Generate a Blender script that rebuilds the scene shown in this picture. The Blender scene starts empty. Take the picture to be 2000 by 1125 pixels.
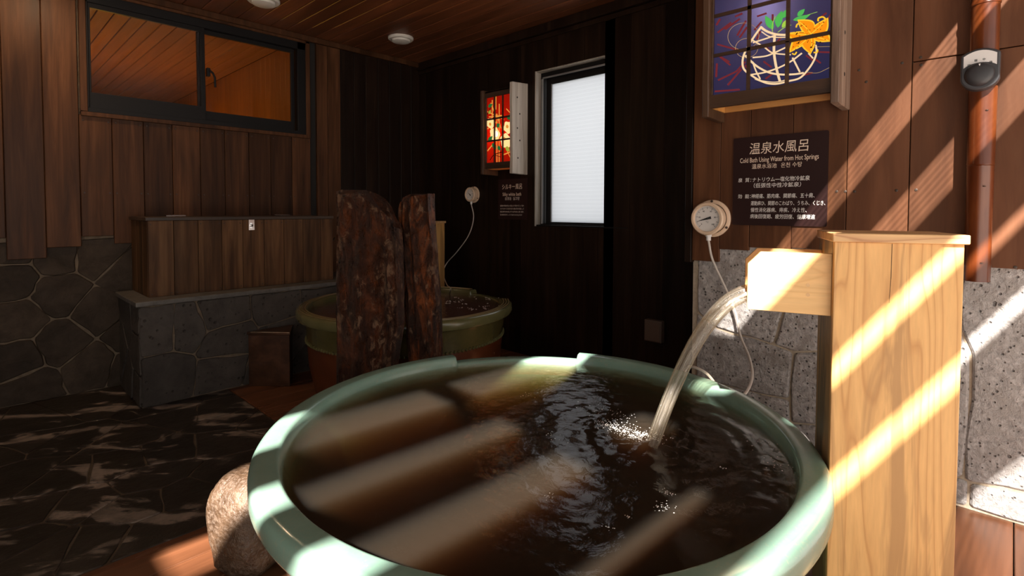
import bpy, bmesh, math, random
from mathutils import Vector, Matrix, noise
random.seed(7)
SC = bpy.context.scene
COL = SC.collection
R = math.radians

# ------------------------------------------------------------------ camera
CAM = Vector((0, 0, 1.2)); F = 1025.657; YAW = .7628018; PIT = -.034037; ROL = .0027266; CYP = 443.68
_f = Vector((math.cos(YAW)*math.cos(PIT), math.sin(YAW)*math.cos(PIT), math.sin(PIT)))
_r = Vector((math.sin(YAW), -math.cos(YAW), 0)); _u = _r.cross(_f)
_r, _u = math.cos(ROL)*_r + math.sin(ROL)*_u, -math.sin(ROL)*_r + math.cos(ROL)*_u
cd = bpy.data.cameras.new('camera'); cam = bpy.data.objects.new('camera', cd); COL.objects.link(cam)
cam.matrix_world = Matrix(((_r.x, _u.x, -_f.x, CAM.x), (_r.y, _u.y, -_f.y, CAM.y), (_r.z, _u.z, -_f.z, CAM.z), (0, 0, 0, 1)))
cd.sensor_width = 36; cd.sensor_fit = 'HORIZONTAL'; cd.lens = F/2000*36; cd.shift_y = (CYP-562.5)/2000
cd.clip_start = .02; cd.clip_end = 100
SC.camera = cam

# ------------------------------------------------------------------ sky, sun, exposure
W = bpy.data.worlds.new('world'); SC.world = W; W.use_nodes = True
W.node_tree.nodes['Background'].inputs[0].default_value = (1.0, .97, .93, 1)
W.node_tree.nodes['Background'].inputs[1].default_value = 1.35
SUN = Vector((1, .577, -.928)).normalized()
sl = bpy.data.lights.new('sun', 'SUN'); sl.energy = 29.0; sl.angle = R(.6); sl.color = (1, .95, .88)
so = bpy.data.objects.new('sun', sl); COL.objects.link(so)
so.rotation_euler = SUN.to_track_quat('-Z', 'Y').to_euler(); so.location = (-4, -3, 5)
SC.view_settings.view_transform = 'Standard'; SC.view_settings.look = 'None'
SC.view_settings.exposure = 0.0; SC.view_settings.gamma = 1; SC.view_settings.use_curve_mapping = False
SC.cycles.volume_bounces = 2
SC.cycles.sample_clamp_indirect = 6

# ------------------------------------------------------------------ rays to real planes (wall / floor planes of the room)
def ray(x, y): return _r*((x-1000)/F) + _u*((CYP-y)/F) + _f
def onX(x, y, X): d = ray(x, y); return CAM + d*((X-CAM.x)/d.x)
def onY(x, y, Y): d = ray(x, y); return CAM + d*((Y-CAM.y)/d.y)
def onZ(x, y, Z): d = ray(x, y); return CAM + d*((Z-CAM.z)/d.z)

# ------------------------------------------------------------------ object helpers
def tag(o, label=None, cat=None, group=None, kind=None):
    if label: o['label'] = label
    if cat: o['category'] = cat
    if group: o['group'] = group
    if kind: o['kind'] = kind
    return o
def empty(name, loc=(0, 0, 0), rz=0, label=None, cat=None, group=None):
    o = bpy.data.objects.new(name, None); COL.objects.link(o)
    o.location = loc; o.rotation_euler = (0, 0, rz); o.empty_display_size = .05
    return tag(o, label, cat, group)
class MB:
    def __init__(s): s.v = []; s.f = []
    def add(s, vs, fs):
        b = len(s.v); s.v += [tuple(p) for p in vs]; s.f += [tuple(b+i for i in q) for q in fs]; return s
    def box(s, x0, x1, y0, y1, z0, z1):
        return s.add([(x0,y0,z0),(x1,y0,z0),(x1,y1,z0),(x0,y1,z0),(x0,y0,z1),(x1,y0,z1),(x1,y1,z1),(x0,y1,z1)],
                     [(0,3,2,1),(4,5,6,7),(0,1,5,4),(1,2,6,5),(2,3,7,6),(3,0,4,7)])
    def prism(s, poly, a0, a1, axis='y'):
        n = len(poly)
        def mk(p, a):
            return {'y': (p[0], a, p[1]), 'z': (p[0], p[1], a), 'x': (a, p[0], p[1])}[axis]
        vs = [mk(p, a0) for p in poly] + [mk(p, a1) for p in poly]
        fs = [tuple(range(n)), tuple(range(2*n-1, n-1, -1))] + [(i, n+i, n+(i+1) % n, (i+1) % n) for i in range(n)]
        return s.add(vs, fs)
    def lathe(s, prof, n=48, c=(0, 0, 0), axis='z', close=False):
        vs = []; fs = []; m = len(prof)
        for i in range(n):
            a = 2*math.pi*i/n; ca, sa = math.cos(a), math.sin(a)
            for r, h in prof:
                if axis == 'z': vs.append((c[0]+r*ca, c[1]+r*sa, c[2]+h))
                elif axis == 'y': vs.append((c[0]+r*ca, c[1]+h, c[2]+r*sa))
                else: vs.append((c[0]+h, c[1]+r*ca, c[2]+r*sa))
        for i in range(n):
            j = (i+1) % n
            for k in range(m if close else m-1):
                l = (k+1) % m
                fs.append((i*m+k, j*m+k, j*m+l, i*m+l))
        return s.add(vs, fs)
    def tube(s, pts, r, n=8, cap=True):
        pts = [Vector(p) for p in pts]; vs = []; fs = []; up = None
        for i, p in enumerate(pts):
            t = (pts[min(i+1, len(pts)-1)] - pts[max(i-1, 0)]).normalized()
            if up is None: up = t.orthogonal().normalized()
            up = (up - t*up.dot(t)).normalized(); w = t.cross(up)
            rr = r(i/(len(pts)-1)) if callable(r) else r
            for k in range(n):
                a = 2*math.pi*k/n; vs.append(p + (up*math.cos(a) + w*math.sin(a))*rr)
        for i in range(len(pts)-1):
            for k in range(n):
                fs.append((i*n+k, i*n+(k+1) % n, (i+1)*n+(k+1) % n, (i+1)*n+k))
        if cap: fs += [tuple(range(n-1, -1, -1)), tuple((len(pts)-1)*n+k for k in range(n))]
        return s.add(vs, fs)
    def build(s, name, mat, parent=None, smooth=False, bevel=0, seg=1, angle=None):
        me = bpy.data.meshes.new(name)
        bm = bmesh.new(); vs = [bm.verts.new(p) for p in s.v]
        for q in s.f:
            try: bm.faces.new([vs[i] for i in q])
            except ValueError: pass
        bmesh.ops.remove_doubles(bm, verts=bm.verts, dist=1e-6)
        bmesh.ops.recalc_face_normals(bm, faces=bm.faces)
        if bevel:
            ed = [e for e in bm.edges if len(e.link_faces) == 2 and e.calc_face_angle(0) > .5]
            bmesh.ops.bevel(bm, geom=ed, offset=bevel, segments=seg, profile=.5, affect='EDGES', clamp_overlap=True)
        if smooth:
            for f in bm.faces: f.smooth = True
            for e in bm.edges:
                if len(e.link_faces) == 2 and e.calc_face_angle(0) > (angle or .7): e.smooth = False
        bm.to_mesh(me); bm.free()
        if mat is not None: me.materials.append(mat)
        return link(name, me, parent)
def link(name, me, parent=None):
    o = bpy.data.objects.new(name, me); COL.objects.link(o)
    if parent: o.parent = parent
    return o
def struct(o): o['kind'] = 'structure'; return o
def spline(pts, n=8):
    pts = [Vector(p) for p in pts]; P = [pts[0]*2-pts[1]] + pts + [pts[-1]*2-pts[-2]]; out = []
    for i in range(1, len(P)-2):
        for k in range(n):
            t = k/n; a, b, c, d = P[i-1:i+3]
            out.append(.5*((2*b) + (c-a)*t + (2*a-5*b+4*c-d)*t*t + (3*b-a-3*c+d)*t**3))
    return out + [pts[-1]]

# ------------------------------------------------------------------ materials
class NT:
    def __init__(s, name):
        s.m = bpy.data.materials.new(name); s.m.use_nodes = True; s.t = s.m.node_tree; s.t.nodes.clear()
        s.out = s.n('ShaderNodeOutputMaterial')
    def n(s, typ, **k):
        o = s.t.nodes.new(typ)
        for a, b in k.items():
            if a.startswith('_'): setattr(o, a[1:], b)
            else:
                i = o.inputs[int(a[1:])] if a[0] == 'i' and a[1:].isdigit() else o.inputs[a.replace('__', ' ')]
                if hasattr(b, 'is_output'): s.t.links.new(b, i)
                else: i.default_value = b
        return o
    def l(s, a, b): s.t.links.new(a, b)
    def ramp(s, fac, stops):
        r = s.n('ShaderNodeValToRGB'); e = r.color_ramp.elements
        while len(e) < len(stops): e.new(.5)
        for x, (p, c) in zip(e, stops): x.position = p; x.color = (*c, 1) if len(c) == 3 else c
        s.l(fac, r.inputs[0]); return r.outputs[0]
    def mix(s, fac, a, b, mode='MIX'):
        m = s.n('ShaderNodeMix', _data_type='RGBA', _blend_type=mode)
        for k, v in ((0, fac), (6, a), (7, b)):
            if hasattr(v, 'is_output'): s.l(v, m.inputs[k])
            else: m.inputs[k].default_value = (*v, 1) if isinstance(v, tuple) and len(v) == 3 else v
        return m.outputs[2]
    def math(s, op, a, b=0.0, c=0.0):
        m = s.n('ShaderNodeMath', _operation=op)
        for k, v in enumerate((a, b, c)):
            if hasattr(v, 'is_output'): s.l(v, m.inputs[k])
            else: m.inputs[k].default_value = v
        return m.outputs[0]
    def coord(s, scale=(1, 1, 1), rnd=0.0):
        tc = s.n('ShaderNodeTexCoord'); mp = s.n('ShaderNodeMapping', Vector=tc.outputs['Object']); mp.inputs['Scale'].default_value = scale
        v = mp.outputs[0]
        if rnd:
            oi = s.n('ShaderNodeObjectInfo'); a = s.n('ShaderNodeVectorMath', _operation='SCALE'); a.inputs[0].default_value = (rnd, rnd*.7, rnd*1.3)
            s.l(oi.outputs['Random'], a.inputs['Scale']); b = s.n('ShaderNodeVectorMath', _operation='ADD')
            s.l(v, b.inputs[0]); s.l(a.outputs[0], b.inputs[1]); v = b.outputs[0]
        return v
    def noise(s, v, scale, detail=4, rough=.55, dist=0.0):
        return s.n('ShaderNodeTexNoise', Vector=v, Scale=scale, Detail=detail, Roughness=rough, Distortion=dist).outputs['Fac']
    def bump(s, h, strength=.3, dist=.01):
        return s.n('ShaderNodeBump', Height=h, Strength=strength, Distance=dist).outputs[0]
    def pbr(s, color, rough=.5, normal=None, **k):
        p = s.n('ShaderNodeBsdfPrincipled')
        for key, v in (('Base Color', color), ('Roughness', rough), ('Normal', normal)):
            if v is None: continue
            if hasattr(v, 'is_output'): s.l(v, p.inputs[key])
            else: p.inputs[key].default_value = (*v, 1) if isinstance(v, tuple) and len(v) == 3 else v
        for a, v in k.items():
            i = p.inputs[a.replace('__', ' ')]
            if hasattr(v, 'is_output'): s.l(v, i)
            else: i.default_value = v
        s.l(p.outputs[0], s.out.inputs[0]); return p
def plain(name, c, rough=.5, metal=0.0, **k):
    t = NT(name); t.pbr(c, rough, None, Metallic=metal, **k); return t.m
def emit(name, c, st):
    t = NT(name); e = t.n('ShaderNodeEmission'); e.inputs[0].default_value = (*c, 1); e.inputs[1].default_value = st
    t.l(e.outputs[0], t.out.inputs[0]); return t.m
def wood(name, dark, mid, light, axis='z', grain=26, rough=.45, var=.35, bump=.25, stain=.5, spec=.5):
    t = NT(name); long = 1.3
    sc = {'z': (grain, grain, long), 'x': (long, grain, grain), 'y': (grain, long, grain)}[axis]
    v = t.coord(sc, 40); g = t.noise(v, 1.0, 6, .62, .6)
    sc2 = {'z': (5, 5, .8), 'x': (.8, 5, 5), 'y': (5, .8, 5)}[axis]
    v2 = t.coord(sc2, 17); g2 = t.noise(v2, 1.0, 3, .5, 1.0)
    fine = t.noise(t.coord(tuple(q*5 for q in sc), 3), 1.0, 2, .5)
    c = t.ramp(g, [(.28, dark), (.52, mid), (.75, light)])
    b = t.ramp(g2, [(.3, (1-stain,)*3), (.7, (1.12,)*3)])
    c = t.mix(1.0, c, b, 'MULTIPLY')
    oi = t.n('ShaderNodeObjectInfo')
    k = t.ramp(oi.outputs['Random'], [(0, (1-var,)*3), (1, (1+var*.6,)*3)])
    c = t.mix(1.0, c, k, 'MULTIPLY')
    h = t.math('ADD', t.math('MULTIPLY', g, .7), t.math('MULTIPLY', fine, .3))
    rr = t.math('ADD', t.math('MULTIPLY', g2, .25), rough-.12)
    t.pbr(c, rr, t.bump(h, bump, .004), Specular__IOR__Level=spec); return t.m
def stone(name, dark, light, scale=9, rough=.6, bump=.5, var=.3, pit=0.0, tint=None, wet=0.0, spec=.5, ps=0):
    t = NT(name); v = t.coord((1, 1, 1), 23)
    g = t.noise(v, scale, 9, .68, .3); g2 = t.noise(v, scale*.3, 3, .5, .5)
    c = t.ramp(g, [(.3, dark), (.7, light)])
    if tint: c = t.mix(t.ramp(g2, [(.48, (0,)*3), (.66, (1,)*3)]), c, tint)
    oi = t.n('ShaderNodeObjectInfo')
    c = t.mix(1.0, c, t.ramp(oi.outputs['Random'], [(0, (1-var,)*3), (1, (1+var*.5,)*3)]), 'MULTIPLY')
    h = g
    if pit:
        vo = t.n('ShaderNodeTexVoronoi', Vector=v, Scale=ps or scale*3.2, Randomness=1.0)
        p = t.ramp(t.math('ADD', vo.outputs['Distance'], t.math('MULTIPLY', t.noise(v, (ps or scale*3.2)*.28, 2), .55)), [(.36, (1,)*3), (.5, (0,)*3)])
        c = t.mix(t.math('MULTIPLY', p, pit), c, tuple(q*.35 for q in dark)); h = t.math('SUBTRACT', g, t.math('MULTIPLY', p, .5))
    if wet:
        rr = t.ramp(t.noise(v, scale*.5, 4, .6), [(.4, (rough-wet,)*3), (.65, (rough,)*3)])
    else: rr = rough
    t.pbr(c, rr, t.bump(h, bump, .02), Specular__IOR__Level=spec); return t.m

M = {}
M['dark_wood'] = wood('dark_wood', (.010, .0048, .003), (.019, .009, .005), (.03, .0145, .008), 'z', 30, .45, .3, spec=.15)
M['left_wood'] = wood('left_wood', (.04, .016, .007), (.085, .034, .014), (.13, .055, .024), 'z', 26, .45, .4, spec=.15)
M['panel_wood'] = wood('panel_wood', (.105, .038, .016), (.15, .057, .025), (.19, .078, .037), 'z', 14, .6, .12, .12, .4, spec=.25)
M['plank_wood'] = wood('plank_wood', (.07, .024, .0085), (.115, .041, .015), (.15, .059, .023), 'z', 18, .6, .15, .15, .4, spec=.25)
M['ceil_wood'] = wood('ceil_wood', (.11, .032, .011), (.17, .052, .018), (.21, .07, .026), 'y', 22, .42, .2)
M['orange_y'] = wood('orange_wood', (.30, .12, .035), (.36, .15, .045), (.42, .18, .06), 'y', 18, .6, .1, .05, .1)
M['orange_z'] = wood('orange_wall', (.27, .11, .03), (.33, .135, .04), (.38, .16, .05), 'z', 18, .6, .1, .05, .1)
M['chest'] = wood('chest_wood', (.05, .021, .009), (.125, .057, .023), (.2, .1, .044), 'z', 22, .55, .35, .35, spec=.2)
M['chest_lid'] = wood('chest_lid_wood', (.03, .016, .009), (.06, .032, .017), (.085, .047, .026), 'x', 22, .5, .2)
M['deck'] = wood('deck_wood', (.10, .036, .016), (.17, .062, .027), (.24, .092, .042), 'x', 16, .3, .2, .15, .3)
M['lantern_wood'] = wood('lantern_wood', (.05, .022, .011), (.095, .045, .022), (.13, .066, .034), 'z', 30, .5, .15)
M['lantern_rail'] = wood('lantern_rail_wood', (.045, .02, .01), (.075, .035, .017), (.1, .048, .025), 'x', 30, .5, .1)
M['worn_wood'] = wood('worn_board_wood', (.15, .085, .055), (.3, .19, .135), (.46, .33, .25), 'z', 34, .55, .1, .5, .3)
M['window_lit_board'] = wood('window_lit_worn_board', (.4, .31, .24), (.62, .52, .43), (.78, .69, .6), 'z', 34, .55, .1, .5, .2)  # paler copy of the worn board wood, window light put into its colour
M['inner_wood'] = wood('lantern_inner_wood', (.62, .27, .06), (.7, .32, .08), (.75, .36, .1), 'x', 20, .5, .1)
M['casing'] = wood('casing_wood', (.3, .24, .19), (.46, .39, .32), (.6, .53, .46), 'z', 30, .5, .1)
M['step'] = wood('step_wood', (.06, .022, .01), (.095, .037, .016), (.13, .054, .024), 'x', 22, .35, .2)
def pine(name, base, lines, stainc, axis='z', seed=0.0, stain=.0):
    t = NT(name); v = t.coord((1, 1, 1))
    st = {'z': (9, 9, 1.0), 'x': (1.0, 9, 9)}[axis]
    mp = t.n('ShaderNodeMapping', Vector=v); mp.inputs['Scale'].default_value = st; mp.inputs['Location'].default_value = (seed, seed, seed)
    g = t.noise(mp.outputs[0], .62, 2, .45, .3)
    w = t.math('FRACT', t.math('MULTIPLY', g, 15.0))
    w = t.ramp(w, [(0, (1,)*3), (.10, (.25,)*3), (.5, (0,)*3), (.9, (.45,)*3), (1, (1,)*3)])
    f = t.noise(t.coord(tuple(q*14 for q in st)), 1.0, 3, .5)
    c = t.mix(t.math('MULTIPLY', w, .75), base, lines)
    c = t.mix(1.0, c, t.ramp(f, [(.3, (.93,)*3), (.7, (1.04,)*3)]), 'MULTIPLY')
    if stain:
        s1 = t.noise(t.coord(tuple(q*.9 for q in st)), 1.25, 4, .6, 1.2)
        c = t.mix(t.math('MULTIPLY', t.ramp(s1, [(.5, (0,)*3), (.6, (1,)*3)]), stain), c, stainc)
    t.pbr(c, .5, t.bump(f, .08, .003)); return t.m
M['pine'] = pine('pine_board', (.76, .425, .15), (.50, .225, .06), (.40, .205, .07), 'z', 3.1, .75)
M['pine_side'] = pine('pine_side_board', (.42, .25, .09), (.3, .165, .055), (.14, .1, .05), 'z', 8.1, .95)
M['pine_lid'] = pine('pine_lid_board', (.72, .44, .2), (.36, .14, .055), (.34, .22, .1), 'x', 5.2, 0)
M['pine_trough'] = pine('pine_trough_board', (.8, .49, .2), (.68, .37, .13), (.4, .25, .1), 'x', 1.7, 0)
M['slate_wall'] = stone('slate_wall_stone', (.024, .016, .010), (.072, .05, .034), 8, .6, .8, .35, spec=.2)
M['bench_stone'] = stone('bench_stone', (.045, .036, .03), (.095, .078, .065), 8, .6, .6, .25, .5, spec=.2)
M['cap_stone'] = stone('cap_stone', (.07, .06, .052), (.17, .15, .13), 12, .55, .6, .1)
M['mortar'] = stone('mortar', (.13, .092, .06), (.22, .165, .115), 30, .8, .5, 0, spec=.2)
M['dark_mortar'] = stone('floor_mortar', (.05, .034, .02), (.1, .07, .044), 30, .6, .5, 0)
M['grey_mortar'] = stone('grey_mortar', (.36, .28, .2), (.55, .44, .33), 30, .8, .5, 0)
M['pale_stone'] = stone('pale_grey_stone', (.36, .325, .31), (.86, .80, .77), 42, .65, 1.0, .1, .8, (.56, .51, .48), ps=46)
M['grey_stone'] = stone('grey_stone', (.24, .21, .195), (.74, .68, .65), 42, .65, 1.0, .15, .9, (.36, .31, .28), ps=46)
def slate_floor():
    t = NT('wet_slate_floor'); v = t.coord((1, 1, 1), 9)
    g = t.noise(v, 14, 8, .65); 
    s0 = t.n('ShaderNodeMapping', Vector=t.coord((1, 1, 1))); s0.inputs['Rotation'].default_value = (0, 0, R(40)); st = t.n('ShaderNodeMapping', Vector=s0.outputs[0]); st.inputs['Scale'].default_value = (1, 2.4, 1)
    pz = t.noise(st.outputs[0], 2.2, 9, .7, .5)
    dry = t.ramp(pz, [(.535, (0,)*3), (.575, (1,)*3)])
    c = t.ramp(g, [(.3, (.012, .0085, .0065)), (.7, (.034, .025, .019))])
    c = t.mix(t.math('MULTIPLY', dry, .85), c, t.ramp(g, [(.3, (.12, .09, .072)), (.7, (.3, .235, .195))]))
    oi = t.n('ShaderNodeObjectInfo'); c = t.mix(1.0, c, t.ramp(oi.outputs['Random'], [(0, (.7,)*3), (1, (1.25,)*3)]), 'MULTIPLY')
    rr = t.math('ADD', t.math('MULTIPLY', dry, .3), .3)
    t.pbr(c, rr, t.bump(g, .45, .012)); return t.m
M['floor'] = slate_floor()
def rust_stone(name, warm):
    t = NT(name); v = t.coord((1, 1, .3)); v3 = t.coord((1, 1, .7))
    g = t.noise(v, 16, 10, .72, .6); g2 = t.noise(v, 4.3, 6, .65, .5); g3 = t.noise(v3, 26, 9, .75, .4)
    hi = (.13, .034, .009) if not warm else (.26, .066, .014)
    c = t.ramp(g, [(.34, (.010, .003, .0012)), (.5, (.042, .012, .004)), (.66, hi)])
    c = t.mix(t.ramp(g2, [(.5, (0,)*3), (.62, (.55,)*3)]), c, (.075, .022, .006) if not warm else (.22, .055, .012))
    c = t.mix(t.ramp(t.math('MULTIPLY', g3, t.math('ADD', g2, .5)), [(.53, (0,)*3), (.6, (.65,)*3)]), c, (.24, .135, .075))
    t.pbr(c, t.ramp(g3, [(.4, (.22,)*3), (.62, (.55,)*3)]), t.bump(t.math('ADD', g, g3), 1.0, .025), Specular__IOR__Level=.4); return t.m
M['rust'] = rust_stone('rust_brown_stone', False); M['rust2'] = rust_stone('orange_brown_stone', True)
def boulder_mat():
    t = NT('boulder_stone'); v = t.coord((1, 1, 1)); g = t.noise(v, 12, 8, .65); g2 = t.noise(v, 70, 4, .6)
    c = t.ramp(g, [(.3, (.04, .021, .011)), (.55, (.09, .052, .03)), (.75, (.16, .1, .064))])
    c = t.mix(t.ramp(g2, [(.5, (0,)*3), (.7, (.4,)*3)]), c, (.24, .16, .11))
    t.pbr(c, t.ramp(g2, [(.4, (.22,)*3), (.6, (.6,)*3)]), t.bump(t.math('ADD', g, g2), .7, .012)); return t.m
M['boulder'] = boulder_mat()
def glaze(name, c0, c1, speck, rough=.22, sc=5):
    t = NT(name); v = t.coord((1, 1, 1)); g = t.noise(v, sc, 5, .6); sp = t.noise(v, 90, 3, .6)
    c = t.mix(t.ramp(g, [(.35, (0,)*3), (.68, (1,)*3)]), c0, c1)
    c = t.mix(t.ramp(sp, [(.56, (0,)*3), (.72, (.55,)*3)]), c, speck)
    t.pbr(c, rough, t.bump(sp, .06, .004), Coat__Weight=.3, Coat__Roughness=.12); return t.m
M['celadon'] = glaze('celadon_glaze', (.165, .275, .215), (.22, .325, .26), (.26, .30, .22))
M['celadon_body'] = glaze('celadon_body_glaze', (.12, .30, .26), (.18, .36, .30), (.2, .33, .26), .18)
M['olive'] = glaze('olive_glaze', (.07, .058, .018), (.11, .09, .03), (.13, .085, .03), .2)
M['olive_rim'] = glaze('olive_rim_glaze', (.095, .088, .034), (.135, .12, .05), (.12, .09, .04), .2)
M['redclay'] = glaze('red_clay_glaze', (.085, .02, .006), (.13, .034, .011), (.07, .025, .01), .35)
M['groove'] = plain('groove_brown', (.24, .17, .08), .4)
M['black_al'] = plain('black_aluminium', (.008, .007, .007), .45, 0.0, Specular__IOR__Level=.2)
M['al'] = plain('grey_aluminium', (.45, .46, .47), .35, .8)
M['chrome'] = plain('chrome', (.75, .75, .75), .15, 1.0)
M['dark_metal'] = plain('dark_screw_metal', (.05, .035, .028), .4, .6)
M['screw'] = plain('screw_metal', (.06, .038, .026), .5, .2)
M['cream'] = plain('cream_painted_metal', (.74, .53, .37), .35)
M['dial'] = plain('white_dial', (.75, .7, .66), .4)
M['ink'] = plain('black_ink', (.02, .02, .02), .5)
M['hose'] = plain('grey_hose', (.55, .48, .42), .35)
M['sign'] = plain('dark_brown_sign', (.024, .0095, .0085), .4, 0.0, Specular__IOR__Level=.25)
M['letter'] = plain('cream_lettering', (.82, .64, .5), .5)
M['letter_w'] = plain('white_lettering', (.85, .8, .75), .5)
M['letter_g'] = plain('grey_lettering', (.7, .6, .52), .5)
M['lamp_white'] = plain('white_plastic', (.62, .58, .52), .4)
M['dark_box'] = plain('grey_brown_plastic', (.1, .066, .05), .45)
M['dial_grey'] = plain('charcoal_plastic', (.035, .033, .036), .4)
M['dial_body'] = plain('slate_grey_plastic', (.045, .043, .047), .4)
M['label_white'] = plain('white_label', (.78, .74, .72), .5)
M['ground'] = stone('courtyard_gravel', (.36, .33, .3), (.56, .52, .48), 40, .9, .5, 0)
M['slat'] = wood('slat_wood', (.1, .06, .035), (.16, .1, .06), (.22, .14, .09), 'x', 20, .6, .2)
M['dark_gap'] = plain('dark_backing', (.01, .007, .005), .8)
def bamboo():
    t = NT('amber_bamboo'); v = t.coord((30, 30, 1.2)); g = t.noise(v, 1, 5, .6); g2 = t.noise(t.coord((6, 6, 3)), 1, 3)
    c = t.ramp(t.math('ADD', t.math('MULTIPLY', g, .4), t.math('MULTIPLY', g2, .6)), [(.35, (.06, .011, .0025)), (.5, (.115, .025, .0055)), (.68, (.2, .053, .012))])
    t.pbr(c, .3, t.bump(g, .1, .003), Coat__Weight=.15, Coat__Roughness=.15); return t.m
M['bamboo'] = bamboo()
def water_mat(name, dens, scol, adens, acol):
    t = NT(name); v = t.coord((1, 1, 1))
    nz = t.noise(v, 22, 4, .6, .6); bp = t.bump(nz, .12, .02)
    fr = t.n('ShaderNodeFresnel', IOR=1.33); t.l(bp, fr.inputs['Normal'])
    gl = t.n('ShaderNodeBsdfGlossy', Roughness=.04); t.l(bp, gl.inputs['Normal'])
    tr = t.n('ShaderNodeBsdfTransparent'); mx = t.n('ShaderNodeMixShader')
    ge = t.n('ShaderNodeNewGeometry'); t.l(t.math('MULTIPLY', fr.outputs[0], t.math('SUBTRACT', 1.0, ge.outputs['Backfacing'])), mx.inputs[0]); t.l(tr.outputs[0], mx.inputs[1]); t.l(gl.outputs[0], mx.inputs[2]); t.l(mx.outputs[0], t.out.inputs[0])
    vs = t.n('ShaderNodeVolumeScatter', Density=dens); vs.inputs['Color'].default_value = (*scol, 1)
    va = t.n('ShaderNodeVolumeAbsorption', Density=adens); va.inputs['Color'].default_value = (*acol, 1)
    ad = t.n('ShaderNodeAddShader'); t.l(vs.outputs[0], ad.inputs[0]); t.l(va.outputs[0], ad.inputs[1]); t.l(ad.outputs[0], t.out.inputs['Volume'])
    return t.m
M['water'] = water_mat('brown_spring_water', 0.5, (1, .96, .9), 12.0, (.62, .43, .18))
M['water2'] = water_mat('dim_bath_water', 0.8, (1, .8, .7), 6.0, (.6, .2, .1))
def stream_mat():
    t = NT('falling_water'); uv = t.n('ShaderNodeTexCoord'); mp = t.n('ShaderNodeMapping', Vector=uv.outputs['UV']); mp.inputs['Scale'].default_value = (34, 1.6, 1)
    g = t.noise(mp.outputs[0], 1.0, 5, .65)
    df = t.n('ShaderNodeBsdfDiffuse'); df.inputs[0].default_value = (.62, .55, .45, 1)
    tl = t.n('ShaderNodeBsdfTranslucent'); tl.inputs[0].default_value = (.75, .64, .48, 1)
    gl = t.n('ShaderNodeBsdfGlossy', Roughness=.12); t.l(t.bump(g, .6, .01), gl.inputs['Normal'])
    m1 = t.n('ShaderNodeMixShader'); m1.inputs[0].default_value = .5; t.l(df.outputs[0], m1.inputs[1]); t.l(tl.outputs[0], m1.inputs[2])
    m2 = t.n('ShaderNodeMixShader'); m2.inputs[0].default_value = .3; t.l(m1.outputs[0], m2.inputs[1]); t.l(gl.outputs[0], m2.inputs[2])
    tr = t.n('ShaderNodeBsdfTransparent'); tr.inputs[0].default_value = (.97, .93, .86, 1)
    m3 = t.n('ShaderNodeMixShader'); t.l(t.ramp(g, [(.36, (.06,)*3), (.66, (.6,)*3)]), m3.inputs[0]); t.l(tr.outputs[0], m3.inputs[1]); t.l(m2.outputs[0], m3.inputs[2])
    t.l(m3.outputs[0], t.out.inputs[0]); return t.m
M['stream'] = stream_mat()
def foam_mat():
    t = NT('white_foam'); t.pbr((.72, .66, .6), .3, None, Transmission__Weight=.25); return t.m
M['foam'] = foam_mat()
def clear_glass(name):
    t = NT(name); fr = t.n('ShaderNodeFresnel', IOR=1.35); tr = t.n('ShaderNodeBsdfTransparent'); gl = t.n('ShaderNodeBsdfGlossy', Roughness=.02)
    mx = t.n('ShaderNodeMixShader'); t.l(fr.outputs[0], mx.inputs[0]); t.l(tr.outputs[0], mx.inputs[1]); t.l(gl.outputs[0], mx.inputs[2]); t.l(mx.outputs[0], t.out.inputs[0]); return t.m
M['glass'] = clear_glass('window_glass')
def wired_glass():
    t = NT('frosted_wired_glass'); tc = t.n('ShaderNodeTexCoord'); sx = t.n('ShaderNodeSeparateXYZ', Vector=tc.outputs['Object'])
    k = 34.0; a = t.math('MULTIPLY', t.math('ADD', t.math('MULTIPLY', sx.outputs[1], 1.35), sx.outputs[2]), k); b = t.math('MULTIPLY', t.math('SUBTRACT', t.math('MULTIPLY', sx.outputs[1], 1.35), sx.outputs[2]), k)
    la = t.math('LESS_THAN', t.math('FRACT', a), .1); lb = t.math('LESS_THAN', t.math('FRACT', b), .1)
    w = t.math('MAXIMUM', la, lb)
    tl = t.n('ShaderNodeBsdfTranslucent'); t.l(t.mix(w, (.86, .89, .93), (.77, .80, .84)), tl.inputs[0])
    gl = t.n('ShaderNodeBsdfGlossy', Roughness=.25); mx = t.n('ShaderNodeMixShader'); mx.inputs[0].default_value = .05
    t.l(tl.outputs[0], mx.inputs[1]); t.l(gl.outputs[0], mx.inputs[2]); t.l(mx.outputs[0], t.out.inputs[0]); return t.m
M['wired'] = wired_glass()

# ------------------------------------------------------------------ stones: convex cells and given outlines
def voronoi(seeds, rect):
    x0, y0, x1, y1 = rect; cells = []
    for i, s in enumerate(seeds):
        poly = [(x0, y0), (x1, y0), (x1, y1), (x0, y1)]
        for j, q in enumerate(seeds):
            if i == j or not poly: continue
            mx, my = (s[0]+q[0])/2, (s[1]+q[1])/2; nx, ny = q[0]-s[0], q[1]-s[1]
            new = []
            for k in range(len(poly)):
                a, b = poly[k], poly[(k+1) % len(poly)]
                da = (a[0]-mx)*nx+(a[1]-my)*ny; db = (b[0]-mx)*nx+(b[1]-my)*ny
                if da <= 0: new.append(a)
                if (da < 0 < db) or (db < 0 < da):
                    t = da/(da-db); new.append((a[0]+(b[0]-a[0])*t, a[1]+(b[1]-a[1])*t))
            poly = new
        cells.append(poly)
    return cells
def clean(poly, eps=.012):
    out = []
    for p in poly:
        if not out or math.dist(p, out[-1]) > eps: out.append(p)
    if len(out) > 2 and math.dist(out[0], out[-1]) <= eps: out.pop()
    return out
def area(p): return sum(p[i][0]*p[(i+1) % len(p)][1]-p[(i+1) % len(p)][0]*p[i][1] for i in range(len(p)))/2
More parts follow.
